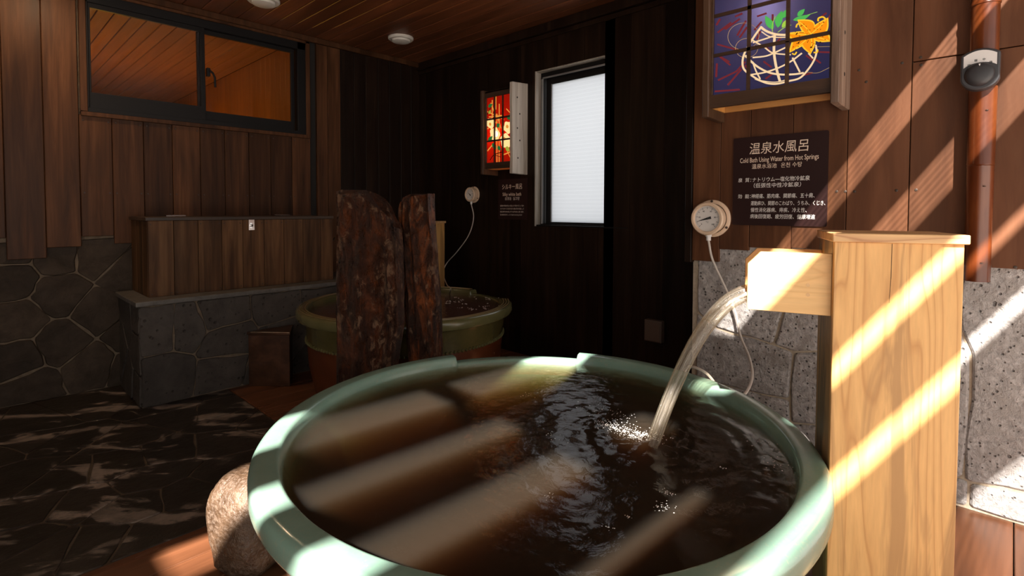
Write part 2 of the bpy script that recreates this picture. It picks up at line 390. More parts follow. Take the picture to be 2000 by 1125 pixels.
def inset(poly, d):
    if area(poly) < 0: poly = poly[::-1]
    n = len(poly); out = []
    for i in range(n):
        a, b, c = poly[i-1], poly[i], poly[(i+1) % n]
        e1 = Vector((b[0]-a[0], b[1]-a[1])).normalized(); e2 = Vector((c[0]-b[0], c[1]-b[1])).normalized()
        n1 = Vector((-e1.y, e1.x)); n2 = Vector((-e2.y, e2.x)); m = n1+n2
        k = min(2.2, 2/max(m.length_squared, .4)); out.append((b[0]+m.x*d*k, b[1]+m.y*d*k))
    return out
def rough_edge(poly, amt, rng):
    out = []
    for i in range(len(poly)):
        a, b = poly[i], poly[(i+1) % len(poly)]; L = math.dist(a, b)
        # soften the corner, bend the side
        out.append((a[0]+(b[0]-a[0])*min(.15, .009/L), a[1]+(b[1]-a[1])*min(.15, .009/L)))
        if L > .12:
            for t in (.36, .68):
                k = rng.uniform(-amt, amt); out.append((a[0]+(b[0]-a[0])*t-(b[1]-a[1])/L*k, a[1]+(b[1]-a[1])*t+(b[0]-a[0])/L*k))
        out.append((b[0]-(b[0]-a[0])*min(.15, .009/L), b[1]-(b[1]-a[1])*min(.15, .009/L)))
    return out
def stone_piece(name, poly, to3, mat, parent, gap=.006, depth=.03, bev=.008, amt=.006, rng=random, tilt=.004):
    p = clean(poly)
    if len(p) < 3: return
    p = rough_edge(inset(p, gap), amt, rng); n = len(p); q = inset(p, bev)
    cx = sum(a for a, _ in q)/n; cy = sum(b for _, b in q)/n; ta, tb = rng.uniform(-tilt, tilt)*6, rng.uniform(-tilt, tilt)*6
    if area(p) < 0: p = p[::-1]
    vs = [to3(a, b, 0) for a, b in p] + [to3(a, b, depth-bev) for a, b in p] + [to3(a, b, depth+(a-cx)*ta+(b-cy)*tb) for a, b in q]
    fs = [(i, (i+1) % n, n+(i+1) % n, n+i) for i in range(n)] + [(n+i, n+(i+1) % n, 2*n+(i+1) % n, 2*n+i) for i in range(n)] + [tuple(2*n+i for i in range(n))]
    return MB().add(vs, fs).build(name, mat, parent)
def scatter(rect, n, rng, pre=(), mind=.12):
    s = list(pre); t = 0
    while len(s) < n and t < 20000:
        t += 1; p = (rng.uniform(rect[0], rect[2]), rng.uniform(rect[1], rect[3]))
        if all(math.dist(p, q) > mind for q in s): s.append(p)
    return s

# ================================================================== THE SETTING
XW, XR, YL, ZC = 3.20, 2.77, 4.36, 2.643
ground = struct(MB().box(-9, 8, -9, 9, -.24, -.06).build('ground', M['ground']))
D0f = -.029+13*.17+.004
floor = struct(MB().box(-2.6, XW+.2, -.72, YL+.1, -.06, -.022).build('floor', M['dark_mortar']))
MB().box(-1.2, 1.197, D0f, YL, -.022, -.0045).build('mortar_bed', M['dark_mortar'], floor)
DW = .17; D0 = -.029
for k in range(-4, 13):
    y = D0+k*DW; x1 = XR if y < 1.3 else XW
    MB().box(-2.2, x1, y+.0018, y+DW-.0018, -.022, 0).build('plank', M['deck'], floor, bevel=.0025)
for k in range(13, 23):
    y = D0+k*DW; MB().box(1.2, XW, y+.0018, min(YL, y+DW)-.0018, -.022, 0).build('plank', M['deck'], floor, bevel=.0025)
rng = random.Random(11)
fr = (-1.2, D0+13*DW+.004, 1.197, YL)
pre = [(x.x, x.y) for x in (onZ(*q, 0) for q in [(60, 860), (170, 800), (250, 850), (340, 815), (430, 800), (120, 930), (230, 905), (330, 880), (430, 860), (60, 1000), (150, 985), (260, 990), (370, 960), (300, 930), (440, 925), (90, 1080), (180, 1060), (300, 1040), (20, 1060)])]
seeds = scatter(fr, 46, rng, pre, .17)
for c in voronoi(seeds, fr):
    stone_piece('paving_stone', c, lambda a, b, h: (a, b, -.022+h), M['floor'], floor, .0035, .021, .003, .006, rng, .0)

# left wall : backing with the window opening, planks above, stones below
wl = struct(MB().box(-2.6, .549, YL, YL+.12, 0, 3).box(.549, 2.034, YL, YL+.12, 0, 1.803).box(.549, 2.034, YL, YL+.12, 2.6, 3).box(2.034, XW+.2, YL, YL+.12, 0, 3).build('wall_left', M['mortar']))
ed = [-470, -390, -310, -230, -150, -70, 9, 88, 157, 221, 282, 338, 392, 440, 487, 529, 571, 607]
xs = [onY(e, 375, 4.335).x for e in ed]
bots = {9: 508, 88: 484, 157: 462, 221: 476, -70: 467}
rng = random.Random(3)
for i in range(len(ed)-1):
    x0, x1 = xs[i]+.0012, xs[i+1]-.0012
    zb = onY(ed[i], bots[ed[i]], 4.335).z if ed[i] in bots else .9+rng.uniform(-.06, .06)
    zt = ZC if x1 < .56 else 1.800
    MB().box(x0, x1, 4.325+rng.uniform(0, .006), YL, zb, zt).build('plank', M['left_wood'], wl, bevel=.003)
    if ed[i] >= 157:
        for zz in (1.765, 1.30):
            for xx in (x0+.018, x1-.018): MB().lathe([(0, -.002), (.004, -.002), (.005, 0)], 8, (xx, 4.3255, zz), 'y').build('screw', M['dark_metal'], wl)
# above and beside the window
MB().box(.549, 2.034, 4.31, YL, 2.6, ZC).build('plank', M['left_wood'], wl, bevel=.003)
MB().box(2.046, 2.052, 4.33, YL, 0, ZC).build('plank', M['dark_wood'], wl)
bx = [2.05, 2.11, 2.21, 2.33, 2.46, 2.58, 2.71, 2.83, 2.96, 3.08, 3.2]
for i in range(len(bx)-1):
    if i == 0:
        MB().box(bx[0], bx[1], 4.352, YL, 0, ZC).build('plank', M['dark_gap'], wl); continue
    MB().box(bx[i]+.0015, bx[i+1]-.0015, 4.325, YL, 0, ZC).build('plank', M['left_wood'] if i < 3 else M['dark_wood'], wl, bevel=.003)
# stones under the planks
sr = (-1.4, 0, .9, 1.0); rng = random.Random(21)
pre = [(p.x, p.z) for p in (onY(*q, 4.36) for q in [(20, 545), (117, 572), (32, 628), (117, 672), (197, 607), (176, 716), (35, 703), (62, 757), (245, 535), (190, 500), (20, 490), (110, 500), (255, 650)])]
seeds = scatter(sr, 40, rng, pre, .19)
for c in voronoi(seeds, sr):
    stone_piece('stone', c, lambda a, b, h: (a, YL-h, b), M['slate_wall'], wl, .005, .012, .005, .01, rng)

# far wall with the frosted window
wf = struct(MB().box(XW, XW+.2, 2.783, YL+.12, 0, 3).box(XW, XW+.2, 1.93, 2.783, 0, 1.065).box(XW, XW+.2, 1.93, 2.783, 2.295, 3).box(XW, XW+.2, 1.0, 1.93, 0, 3).build('wall_far', M['dark_gap']))
y = 1.28; rng = random.Random(8); k = 0
while y < YL-.01:
    w = .128; y1 = min(YL, y+w)
    segs = [(0, ZC)]
    if y1 > 2.13 and y < 2.783:
        segs = [(0, 1.065), (2.295, ZC)]
    lo, hi = y, y1
    if len(segs) == 1 or True:
        for (a, b) in segs:
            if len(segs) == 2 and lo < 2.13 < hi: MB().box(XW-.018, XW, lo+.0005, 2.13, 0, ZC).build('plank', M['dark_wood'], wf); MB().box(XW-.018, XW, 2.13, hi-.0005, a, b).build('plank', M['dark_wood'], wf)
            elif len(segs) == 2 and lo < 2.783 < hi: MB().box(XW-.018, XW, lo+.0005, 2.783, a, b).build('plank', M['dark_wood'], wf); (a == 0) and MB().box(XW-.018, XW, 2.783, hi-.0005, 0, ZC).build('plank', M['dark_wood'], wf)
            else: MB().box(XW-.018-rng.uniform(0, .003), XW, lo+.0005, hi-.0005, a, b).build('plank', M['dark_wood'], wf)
    y = y1

# right wall : stone below, boards above
wr = struct(MB().box(XR, XW+.2, -3, 1.268, 0, 3.1).build('wall_right', M['grey_mortar']))
def RW(pts): return [(-onX(x, y, XR).y, onX(x, y, XR).z) for x, y in pts]
for pts in [[(1360,470),(1545,470),(1530,611),(1511,673),(1400,641),(1362,608)], [(1545,470),(1700,470),(1700,692),(1550,687),(1511,673),(1530,611)],
            [(1361,608),(1400,641),(1511,673),(1550,687),(1543,780),(1410,751),(1360,742)], [(1550,687),(1700,692),(1700,834),(1545,826),(1543,780)],
            [(1360,742),(1410,751),(1543,780),(1545,826),(1543,905),(1358,850)], [(1545,826),(1700,834),(1700,960),(1543,905)],
            [(1700,470),(1880,470),(1874,640),(1897,690),(1882,934),(1700,902)], [(1880,470),(2100,470),(2100,985),(1893,941),(1882,934),(1897,690),(1874,640)],
            [(1700,902),(1882,934),(1893,941),(1891,990),(1700,955)], [(1893,941),(2100,985),(2100,1060),(1891,990)]]:
    q = RW(pts); q = [(a, max(0, b)) for a, b in q]
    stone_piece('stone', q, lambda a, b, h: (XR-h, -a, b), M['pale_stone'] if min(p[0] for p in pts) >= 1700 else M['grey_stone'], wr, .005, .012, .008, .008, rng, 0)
a0_ = -onX(2100, 500, XR).y; rx = (a0_, 0, 2.98, 1.02); rng2 = random.Random(17)
for c in voronoi(scatter(rx, 22, rng2, (), .34), rx):
    stone_piece('stone', c, lambda a, b, h: (XR-h, -a, b), M['grey_stone'], wr, .005, .012, .008, .008, rng2, 0)
XB = XR-.028   # face of the boards
for (pa, pb, ya, yb, m) in [(1352, 1405, 510, 0, 'plank_wood'), (1405, 1463, 488, 0, 'plank_wood'), (1463, 1545, 485, 0, 'plank_wood'), (1545, 1651, 487, 0, 'plank_wood')]:
    y1 = onX(pa, 450, XB).y; y0 = onX(pb, 450, XB).y; z0 = onX((pa+pb)/2, ya, XB).z
    MB().box(XB, XR, y0+.001, y1-.001, z0, 3.0).build('board', M[m], wr, bevel=.002)
MB().box(XB-.012, XR+.02, onX(1352, 450, XB).y, 1.303, onX(1350, 512, XB).z, 3.0).build('corner_trim', M['dark_wood'], wr, bevel=.003)
ya, yb_, yc, yd = onX(1651, 450, XB).y, onX(1774, 400, XB).y, onX(1908, 300, XB).y, -2.98
zj = onX(1785, 121, XB).z; zb = onX(1960, 524, XB).z
MB().box(XB, XR, yb_+.0015, ya-.0015, zb, 3.0).build('board', M['panel_wood'], wr, bevel=.002)
MB().box(XB, XR, yd, yb_-.0015, zb, zj-.002).build('board', M['panel_wood'], wr, bevel=.002)
MB().box(XB, XR, yd, yb_-.0015, zj+.002, 3.0).build('board', M['panel_wood'], wr, bevel=.002)
for q in [(1762,123),(1799,127),(1798,112),(1678,137),(1692,160),(1751,372),(1669,374),(1789,371),(1935,366),(1933,520),(1983,522),(1651,374),(1634,374),(1949,88)]:
    p = onX(*q, XB); MB().lathe([(0, -.001), (.0035, -.001), (.006, .0)], 10, (p.x-.001, p.y, p.z), 'x').build('screw', M['screw'], wr)

ceil = struct(MB().box(-2.6, XW+.2, .75, YL+.12, ZC+.02, ZC+.14).build('ceiling', M['dark_gap']))
cw = .122; x = XW-.02
while x > -2.6:
    MB().box(x-cw+.003, x-.003, .75, YL, ZC, ZC+.02).build('plank', M['ceil_wood'], ceil, bevel=.003); x -= cw
t1 = struct(MB().box(XW-.055, XW-.018, 1.3, YL, ZC-.07, ZC).box(XW-.035, XW-.018, 1.3, YL, ZC-.11, ZC-.075).build('trim_1', M['dark_wood'], bevel=.004))
t2 = struct(MB().box(-2.6, XW, YL-.07, YL-.04, ZC-.045, ZC).build('trim_2', M['left_wood'], bevel=.004))
wn = struct(MB().box(-2.72, -2.6, .6, YL+.12, 0, 3).build('wall_near', M['left_wood']))

# -------- window to the warm-lit room (left wall)
win = empty('window_1', (.549, YL, 1.803)); struct(win)
def WL(x, y, Y=4.33): p = onY(x, y, Y); return p.x-.549, p.z-1.803
wx, wz = 2.034-.549, 2.6-1.803
MB().box(-.012, wx+.012, -.05, .1, -.012, .016).box(-.012, .022, -.05, .1, .016, wz).box(wx-.022, wx+.012, -.05, .1, .016, wz).box(-.012, wx+.012, -.05, .1, wz-.02, wz+.01).build('casing', M['left_wood'], win, bevel=.003)
MB().box(.022, wx-.022, -.04, .06, .016, .045)  .box(.022, .034, -.04, .06, .045, wz-.02).box(wx-.09, wx-.022, -.04, .06, .045, wz-.02).box(.022, wx-.022, -.04, .06, wz-.08, wz-.02).build('window_frame', M['black_al'], win, bevel=.003)
mx = WL(397, 140)[0]
for (a, b, yy, rail) in ((.026, mx+.012, -.03, .10), (mx-.03, wx-.1, -.002, .075)):
    s = MB().box(a, b, yy, yy+.022, .045, .045+rail).box(a, b, yy, yy+.022, wz-.11, wz-.075).box(a, a+.02, yy, yy+.022, .045+rail, wz-.11).box(b-.028, b, yy, yy+.022, .045+rail, wz-.11).build('sash', M['black_al'], win, bevel=.002)
    MB().box(a+.02, b-.028, yy+.008, yy+.012, .045+rail, wz-.11).build('pane', M['glass'], s)
hx, hz = WL(413, 155)
MB().tube([(hx-.012, -.04, hz+.06), (hx+.004, -.055, hz+.04), (hx+.014, -.06, hz+.01), (hx+.016, -.06, hz-.06)], .008, 8).box(hx-.03, hx-.008, -.036, -.004, hz+.02, hz+.08).build('handle', M['black_al'], win, smooth=True)

# the room behind that window
ZO = 2.75; XO = onZ(549, 95, ZO).x
wo = struct(MB().box(-1.6, XO+.1, YL+.12, 15, ZO+.02, ZO+.1).build('ceiling', M['dark_gap']))
cx = XO; cwid = .108
while cx > -1.6:
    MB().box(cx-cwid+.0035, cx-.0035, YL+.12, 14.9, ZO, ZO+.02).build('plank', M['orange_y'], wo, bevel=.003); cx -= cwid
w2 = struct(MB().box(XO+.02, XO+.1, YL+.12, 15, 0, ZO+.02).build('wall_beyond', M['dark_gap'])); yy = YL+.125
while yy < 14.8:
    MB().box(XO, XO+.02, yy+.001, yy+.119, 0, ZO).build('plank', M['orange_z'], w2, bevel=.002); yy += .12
w3 = struct(MB().box(-1.7, XO+.1, 14.9, 15, 0, ZO+.1).box(-1.7, -1.6, YL+.12, 15, 0, ZO+.1).build('wall_end', M['orange_z']))
w4 = struct(MB().box(-1.7, XO+.1, YL+.12, 15, -.06, 0).build('floor', M['deck']))
lg = empty('floor_lamp', (.9, 6.6, 0), 0, 'warm lamp standing out of sight in the orange boarded room', 'lamp')
MB().lathe([(0, 0), (.14, 0), (.14, .02), (.012, .03), (.012, 1.1), (0, 1.1)], 24).build('stand', M['black_al'], lg, smooth=True)
ll = bpy.data.lights.new('lamp_light', 'POINT'); ll.energy = 34; ll.color = (1, .47, .05); ll.shadow_soft_size = .12
lo = bpy.data.objects.new('lamp_light', ll); COL.objects.link(lo); lo.parent = lg; lo.location = (0, 0, 1.25)

# -------- frosted window (far wall)
win2 = empty('window_2', (XW, 2.783, 1.065), R(-90)); struct(win2)      # local x = -Y, y = +X
ww, wh = 2.783-1.93, 2.295-1.065
MB().box(0, .012, -.03, .19, 0, wh).build('jamb', M['casing'], win2, bevel=.002)
MB().box(.012, .652, -.026, .19, wh-.008, wh).build('head_board', M['casing'], win2, bevel=.002)
MB().box(.012, ww, -.02, .19, 0, .012).box(ww-.012, ww, .0, .19, 0, wh).build('sill', M['black_al'], win2, bevel=.002)
MB().box(.012, .03, .03, .16, .012, wh-.008).box(.03, ww-.012, .03, .16, wh-.045, wh-.008).box(.03, ww-.012, .03, .16, .012, .022).build('window_frame', M['black_al'], win2, bevel=.002)
MB().box(.03, .044, .018, .03, .02, wh-.045).box(.03, .652, .018, .03, wh-.056, wh-.045).build('track', M['al'], win2)
sash = MB().box(.044, .098, .06, .09, .022, wh-.045).box(.098, ww-.012, .06, .09, wh-.1, wh-.045).box(.098, ww-.012, .06, .09, .022, .034).build('sash', M['black_al'], win2, bevel=.002)
MB().box(.098, .105, .056, .06, .034, wh-.1).build('glazing_bead', M['al'], sash)
MB().box(.098, ww-.012, .07, .078, .034, wh-.1).build('pane', M['wired'], sash)

# ================================================================== THE BIG TUB
def ring_tub(parent, r_in, r_out, zr, drop, notch, z0, r_b, mats, lip, seg=180, grooves=False):
    """rim of a round tub: raised all round but for a low stretch between two angles"""
    def prof(h):
        ro, ri = r_out, r_in
        return [(ri-.012, h-.10), (ri-.004, h-.03), (ri+.002, h-.009), (ri+.008, h-.002), (ri+.014, h), (ro-.026, h-.001), (ro-.019, h-.002), (ro-.008, h-.008), (ro-.002, h-.017), (ro, h-.028), (ro, zr-lip+.014), (ro-.004, zr-lip+.004), (ro-.012, zr-lip), (ro-.05, zr-lip-.008)]
    a0, a1 = notch; rings = []
    angs = [a0 + (a1-a0)*i/40 for i in range(41)]
    e = .012
    full = 2*math.pi; rest = [a1+e + (full-(a1-a0)-2*e)*i/(seg-40) for i in range(seg-40+1)]
    seq = [(a, 1) for a in angs] + [(a, 0) for a in rest]
    vs = []; fs = []; m = len(prof(0))
    for a, lo in seq:
        for k, (r, z) in enumerate(prof(zr - (drop if lo else 0))):
            if lo and k == 10: z = zr-lip+.014
            vs.append((r*math.cos(a), r*math.sin(a), z))
    n = len(seq)
    for i in range(n):
        j = (i+1) % n
        for k in range(m-1): fs.append((i*m+k, j*m+k, j*m+k+1, i*m+k+1))
    rim = MB().add(vs, fs).build('rim', mats[0], parent, smooth=True, angle=.6)
    return rim
TB = (1.317, 1.154); ZRIM = .50; RIN, ROUT = .784, .865
tub = empty('bath_tub', (TB[0], TB[1], 0), 0, 'large pale green glazed round tub in the foreground, brimming with brown water', 'bath tub')
def ang(q, z): p = onZ(*q, z); return math.atan2(p.y-TB[1], p.x-TB[0])
n0, n1 = sorted((ang((888, 692), ZRIM), ang((1125, 692), ZRIM)))
ring_tub(tub, RIN, ROUT, ZRIM, .03, (n0, n1), 0, .7, (M['celadon'],), .075)
MB().lathe([(ROUT-.05, ZRIM-.084), (.80, ZRIM-.11), (.79, .30), (.755, .14), (.70, .03), (.69, 0), (0, 0)], 128).build('body', M['celadon_body'], tub, smooth=True)
MB().lathe([(RIN-.012, ZRIM-.10), (RIN-.02, .30), (.70, .12), (.6, .06), (0, .05)], 128).build('basin', M['celadon_body'], tub, smooth=True)
ZW = .462
LAND = onZ(1276, 862, ZW)
def water_top(cx, cy, lx, ly, amp):
    def h(x, y):
        d = math.hypot(x-lx, y-ly); q = noise.noise((x*3.1, y*3.1, 7.7)); dd = d + .05*q + .02*noise.noise((x*9, y*9, 2.2))
        w = .0028*amp*math.exp(-d*3.2)*math.sin(dd*64)*min(1, d*6)
        w += .0022*amp*noise.noise((x*6+q, y*6, .3)) + .0022*amp*math.exp(-d*.8)*noise.noise((x*17, y*21, 1.3)) + .0014*amp*math.exp(-d*.8)*noise.noise((x*44, y*40, 1.9))
        w += .012*amp*math.exp(-(d/.13)**2)*noise.noise((x*34, y*34, 4)) + .010*amp*math.exp(-(d/.06)**2)
        return w
    return h
def water_body(name, mat, c, rw, zw, zb, rb, hf, nr=80, na=180):
    vs = [(0, 0, zw+hf(c[0], c[1]))]; fs = []
    for i in range(1, nr+1):
        r = rw*i/nr; fade = min(1, (1-i/nr)*12)
        for k in range(na):
            a = 2*math.pi*k/na; x, y = r*math.cos(a), r*math.sin(a); vs.append((x, y, zw+hf(c[0]+x, c[1]+y)*fade))
    for k in range(na): fs.append((0, 1+k, 1+(k+1) % na))
    for i in range(nr-1):
        for k in range(na): fs.append((1+i*na+k, 1+(i+1)*na+k, 1+(i+1)*na+(k+1) % na, 1+i*na+(k+1) % na))
    b = len(vs); last = 1+(nr-1)*na
    for k in range(na):
        a = 2*math.pi*k/na; vs.append((rb*math.cos(a), rb*math.sin(a), zb))
    for k in range(na): fs.append((last+k, b+k, b+(k+1) % na, last+(k+1) % na))
    fs.append(tuple(b+k for k in range(na-1, -1, -1)))
    o = MB().add(vs, fs).build(name, mat, None, smooth=True); o.location = (c[0], c[1], 0); return o
o = water_body('bath_water', M['water'], TB, RIN-.003, ZW, .075, .66, water_top(TB[0], TB[1], LAND.x, LAND.y, 1.0), 120, 256)
tag(o, 'murky brown spring water filling the large pale green tub', 'water')

# ================================================================== PINE SPOUT POST
ROT = R(-68); A = CAM + ray(1630, 472)*1.44
post = empty('spout_post', (A.x, A.y, 0), ROT, 'tall yellow pine spout post with flat lid and side trough, right of the green tub', 'spout')
ux, uy = math.cos(ROT), math.sin(ROT); nx, ny = -uy, ux      # local x (right), local y (away)
def toP(x, y, ly=0):   # pixel -> local x,z on the plane local y = ly
    d = ray(x, y); n = Vector((nx, ny, 0)); p = CAM + d*((n.dot(A-CAM)+ly)/n.dot(d)); return (p-A).dot(Vector((ux, uy, 0))), p.z
BW = toP(1884, 482)[0]; LZ0 = A.z; LZ1 = LZ0+.024; BD = .235
MB().box(0, BW, 0, .022, 0, LZ0).build('front_board', M['pine'], post, bevel=.0015)
MB().box(0, .02, .022, BD, 0, LZ0).build('side_board', M['pine_side'], post, bevel=.0015)
MB().box(BW-.02, BW, .022, BD, 0, LZ0).build('side_board', M['pine_side'], post, bevel=.0015)
MB().box(.02, BW-.02, BD-.02, BD, 0, LZ0).build('back_board', M['pine_side'], post, bevel=.0015)
MB().box(-.006, BW+.008, -.012, BD+.01, LZ0, LZ1).build('lid', M['pine_lid'], post, bevel=.002)
MB().prism([(BW*.46, LZ0-.002), (BW*.464, LZ0-.002), (BW*.462, LZ0-.09), (BW*.452, LZ0-.16), (BW*.45, LZ0-.16), (BW*.458, LZ0-.09)], -.0006, .004).build('crack', M['dark_gap'], post)
TY0, TY1 = .028, .205
xl, zt_ = toP(1461, 491, TY0); _, zb_ = toP(1461, 604, TY0); xc, zc_ = toP(1486, 492, TY0); _, zk = toP(1461, 515, TY0)
def panel(y0, y1, nm):
    return MB().prism([(xl, zb_), (0, zb_-.004), (0, zt_), (xc, zt_), (xl, zk)], y0, y1).build(nm, M['pine_trough'], post, bevel=.0012)
tp = panel(TY0, TY0+.018, 'trough_side')
for q in [(1578, 557), (1578, 576)]:
    px, pz = toP(*q, TY0); MB().lathe([(0, -.0006), (.0052, -.0006), (.0052, .002)], 16, (px, TY0, pz), 'y').build('wood_plug', M['pine_lid'], tp)
panel(TY1-.018, TY1, 'trough_side')
ZF = zb_+.035
MB().box(xl+.004, 0, TY0+.018, TY1-.018, zb_+.004, zb_+.02).build('trough_floor', M['pine_trough'], post, bevel=.001)
MB().box(xl+.012, -.001, TY0+.019, TY1-.019, zb_+.02, ZF).build('trough_water', M['water'], post)

# stream
yc = (TY0+TY1)/2
T0 = Vector((A.x+ux*(xl+.03)+nx*yc, A.y+uy*(xl+.03)+ny*yc, ZF+.004))
def stream():
    n = 40; m = 40; vs = []; fs = []; uv = []
    side = Vector((nx, ny, 0)); rg = random.Random(4); rad = [1+.16*rg.uniform(-1, 1) for _ in range(m)]
    # horizontal run is along T0->LAND; fall follows the parabola
    for i in range(n+1):
        t = i/n; p = T0.lerp(LAND, t); p.z = T0.z + .012*t - (T0.z+.012-LAND.z+.004)*t*t
        t2 = min(1, t+.01); q = T0.lerp(LAND, t2); q.z = T0.z+.012*t2-(T0.z+.012-LAND.z+.004)*t2*t2
        tn = (q-p).normalized() if t < 1 else tn
        wv = (side - tn*side.dot(tn)).normalized(); th = tn.cross(wv)
        w = .078*(1-t)+.034*t; h = .022*(1-t)+.02*t
        if t > .9: w *= 1+(t-.9)*2.5
        for k in range(m):
            a = 2*math.pi*k/m; rr = rad[k]*(1+.05*noise.noise((k*.7, t*5, 0)))
            vs.append(p + wv*(math.cos(a)*w*rr) + th*(math.sin(a)*h*rr)); uv.append((k/m, t))
    for i in range(n):
        for k in range(m): fs.append((i*m+k, i*m+(k+1) % m, (i+1)*m+(k+1) % m, (i+1)*m+k))
    me = bpy.data.meshes.new('water_stream'); me.from_pydata([tuple(v) for v in vs], [], fs); ul = me.uv_layers.new(name='uv')
    for lp in me.loops: ul.data[lp.index].uv = uv[lp.vertex_index]
    for f in me.polygons: f.use_smooth = True
    me.materials.append(M['stream']); return link('water_stream', me)
tag(stream(), 'stream of water arcing from the pine trough down into the green tub', 'water')
# foam thrown up where the stream lands, and flecks adrift
rg = random.Random(9); fb = MB()
hf = water_top(TB[0], TB[1], LAND.x, LAND.y, 1.0)
def blob(p, r, sq=1.0):
    vs = []; 
    for (a, b, c) in [(1,0,0),(-1,0,0),(0,1,0),(0,-1,0),(0,0,1),(0,0,-1)]: vs.append((p[0]+a*r, p[1]+b*r, p[2]+c*r*sq))
    fb.add(vs, [(0,2,4),(2,1,4),(1,3,4),(3,0,4),(2,0,5),(1,2,5),(3,1,5),(0,3,5)])
SPL = onZ(1205, 838, ZW)
for i in range(460):
    k_ = rg.betavariate(1.1, 1.6); x = LAND.x+(SPL.x-LAND.x)*k_*1.6+rg.gauss(0, .022); y = LAND.y+(SPL.y-LAND.y)*k_*1.6+rg.gauss(0, .022)
    blob((x, y, ZW+hf(x, y)+abs(rg.gauss(0, .003))), rg.uniform(.0008, .0028), .6)
for (qx, qy, n, s) in [(1300, 963, 26, .011), (1298, 992, 34, .013), (1187, 1031, 10, .008), (1230, 1010, 8, .006), (1072, 968, 14, .01), (1413, 913, 8, .006), (1490, 870, 40, .03), (1030, 772, 14, .014), (1510, 905, 20, .02), (1090, 850, 14, .02), (1160, 800, 30, .03), (1210, 815, 40, .035), (970, 690, 8, .01)]:
    p = onZ(qx, qy, ZW)
    for i in range(n):
        x, y = p.x+rg.gauss(0, s), p.y+rg.gauss(0, s); blob((x, y, ZW+hf(x, y)+.0006), rg.uniform(.0008, .0022), .5)
tag(fb.build('foam', M['foam'], None), 'white foam and bubbles where the stream hits the brown water', 'foam', None, 'stuff')

# ================================================================== BACK TUB
TC = (2.09, 2.98); ZR2 = .57; RI2, RO2 = .635, .712
tub2 = empty('bath_tub', (TC[0], TC[1], 0), 0, 'dark olive round tub with reddish base, behind the two standing stones', 'bath tub')
def ang2(q): p = onZ(*q, ZR2); return math.atan2(p.y-TC[1], p.x-TC[0])
n0, n1 = sorted((ang2((912, 568)), ang2((985, 582))))
rim2 = ring_tub(tub2, RI2, RO2, ZR2, .03, (n0, n1), 0, .6, (M['olive_rim'],), .065)
for r in (.655, .672, .690):
    MB().tube([(r*math.cos(a), r*math.sin(a), ZR2+.0005) for a in [n1+.05+(2*math.pi-(n1-n0)-.1)*i/96 for i in range(97)]], .0022, 5, False).build('groove', M['groove'], rim2)
MB().lathe([(RO2-.05, ZR2-.074), (.655, ZR2-.10), (.648, .36)], 96).build('upper_wall', M['olive'], tub2, smooth=True)
MB().lathe([(.646, .36), (.635, .2), (.60, .04), (.585, 0), (0, 0)], 96).build('lower_wall', M['redclay'], tub2, smooth=True)
bd = MB()
for i in range(150):
    a = 2*math.pi*i/150; c, s = math.cos(a), math.sin(a); r = .651
    bd.lathe([(0, -.011), (.008, -.006), (.008, .006), (0, .011)], 6, (r*c, r*s, .365))
bd.build('rope_band', M['olive_rim'], tub2, smooth=True)
MB().lathe([(RI2-.012, ZR2-.10), (RI2-.02, .3), (.5, .1), (0, .06)], 96).build('basin', M['olive'], tub2, smooth=True)
o = water_body('bath_water', M['water2'], TC, RI2-.003, ZR2-.035, .1, .5, lambda x, y: .0012*noise.noise((x*9, y*9, 0)), 30, 96)
tag(o, 'dark reddish water lying in the olive tub', 'water')
fb = MB(); rg = random.Random(2)
for i in range(26):
    p = onZ(rg.uniform(865, 985), rg.uniform(580, 604), ZR2-.034)
    for k in range(rg.randint(2, 7)): blob((p.x+rg.gauss(0, .012), p.y+rg.gauss(0, .012), p.z), rg.uniform(.003, .007), .4)
tag(fb.build('foam', M['foam'], None), 'pale foam flecks floating on the dark water of the olive tub', 'foam', None, 'stuff')
# pine post behind the standing stones
pp = CAM + ray(845, 432)*4.6
sp2 = empty('spout_post', (pp.x, pp.y, 0), ROT, 'narrow strip of a pine spout post behind the right standing stone', 'spout')
MB().box(-.12, .03, 0, .16, 0, pp.z-.02).build('body', M['pine'], sp2, bevel=.002)
MB().box(-.13, .04, -.01, .17, pp.z-.02, pp.z).build('lid', M['pine_lid'], sp2, bevel=.002)

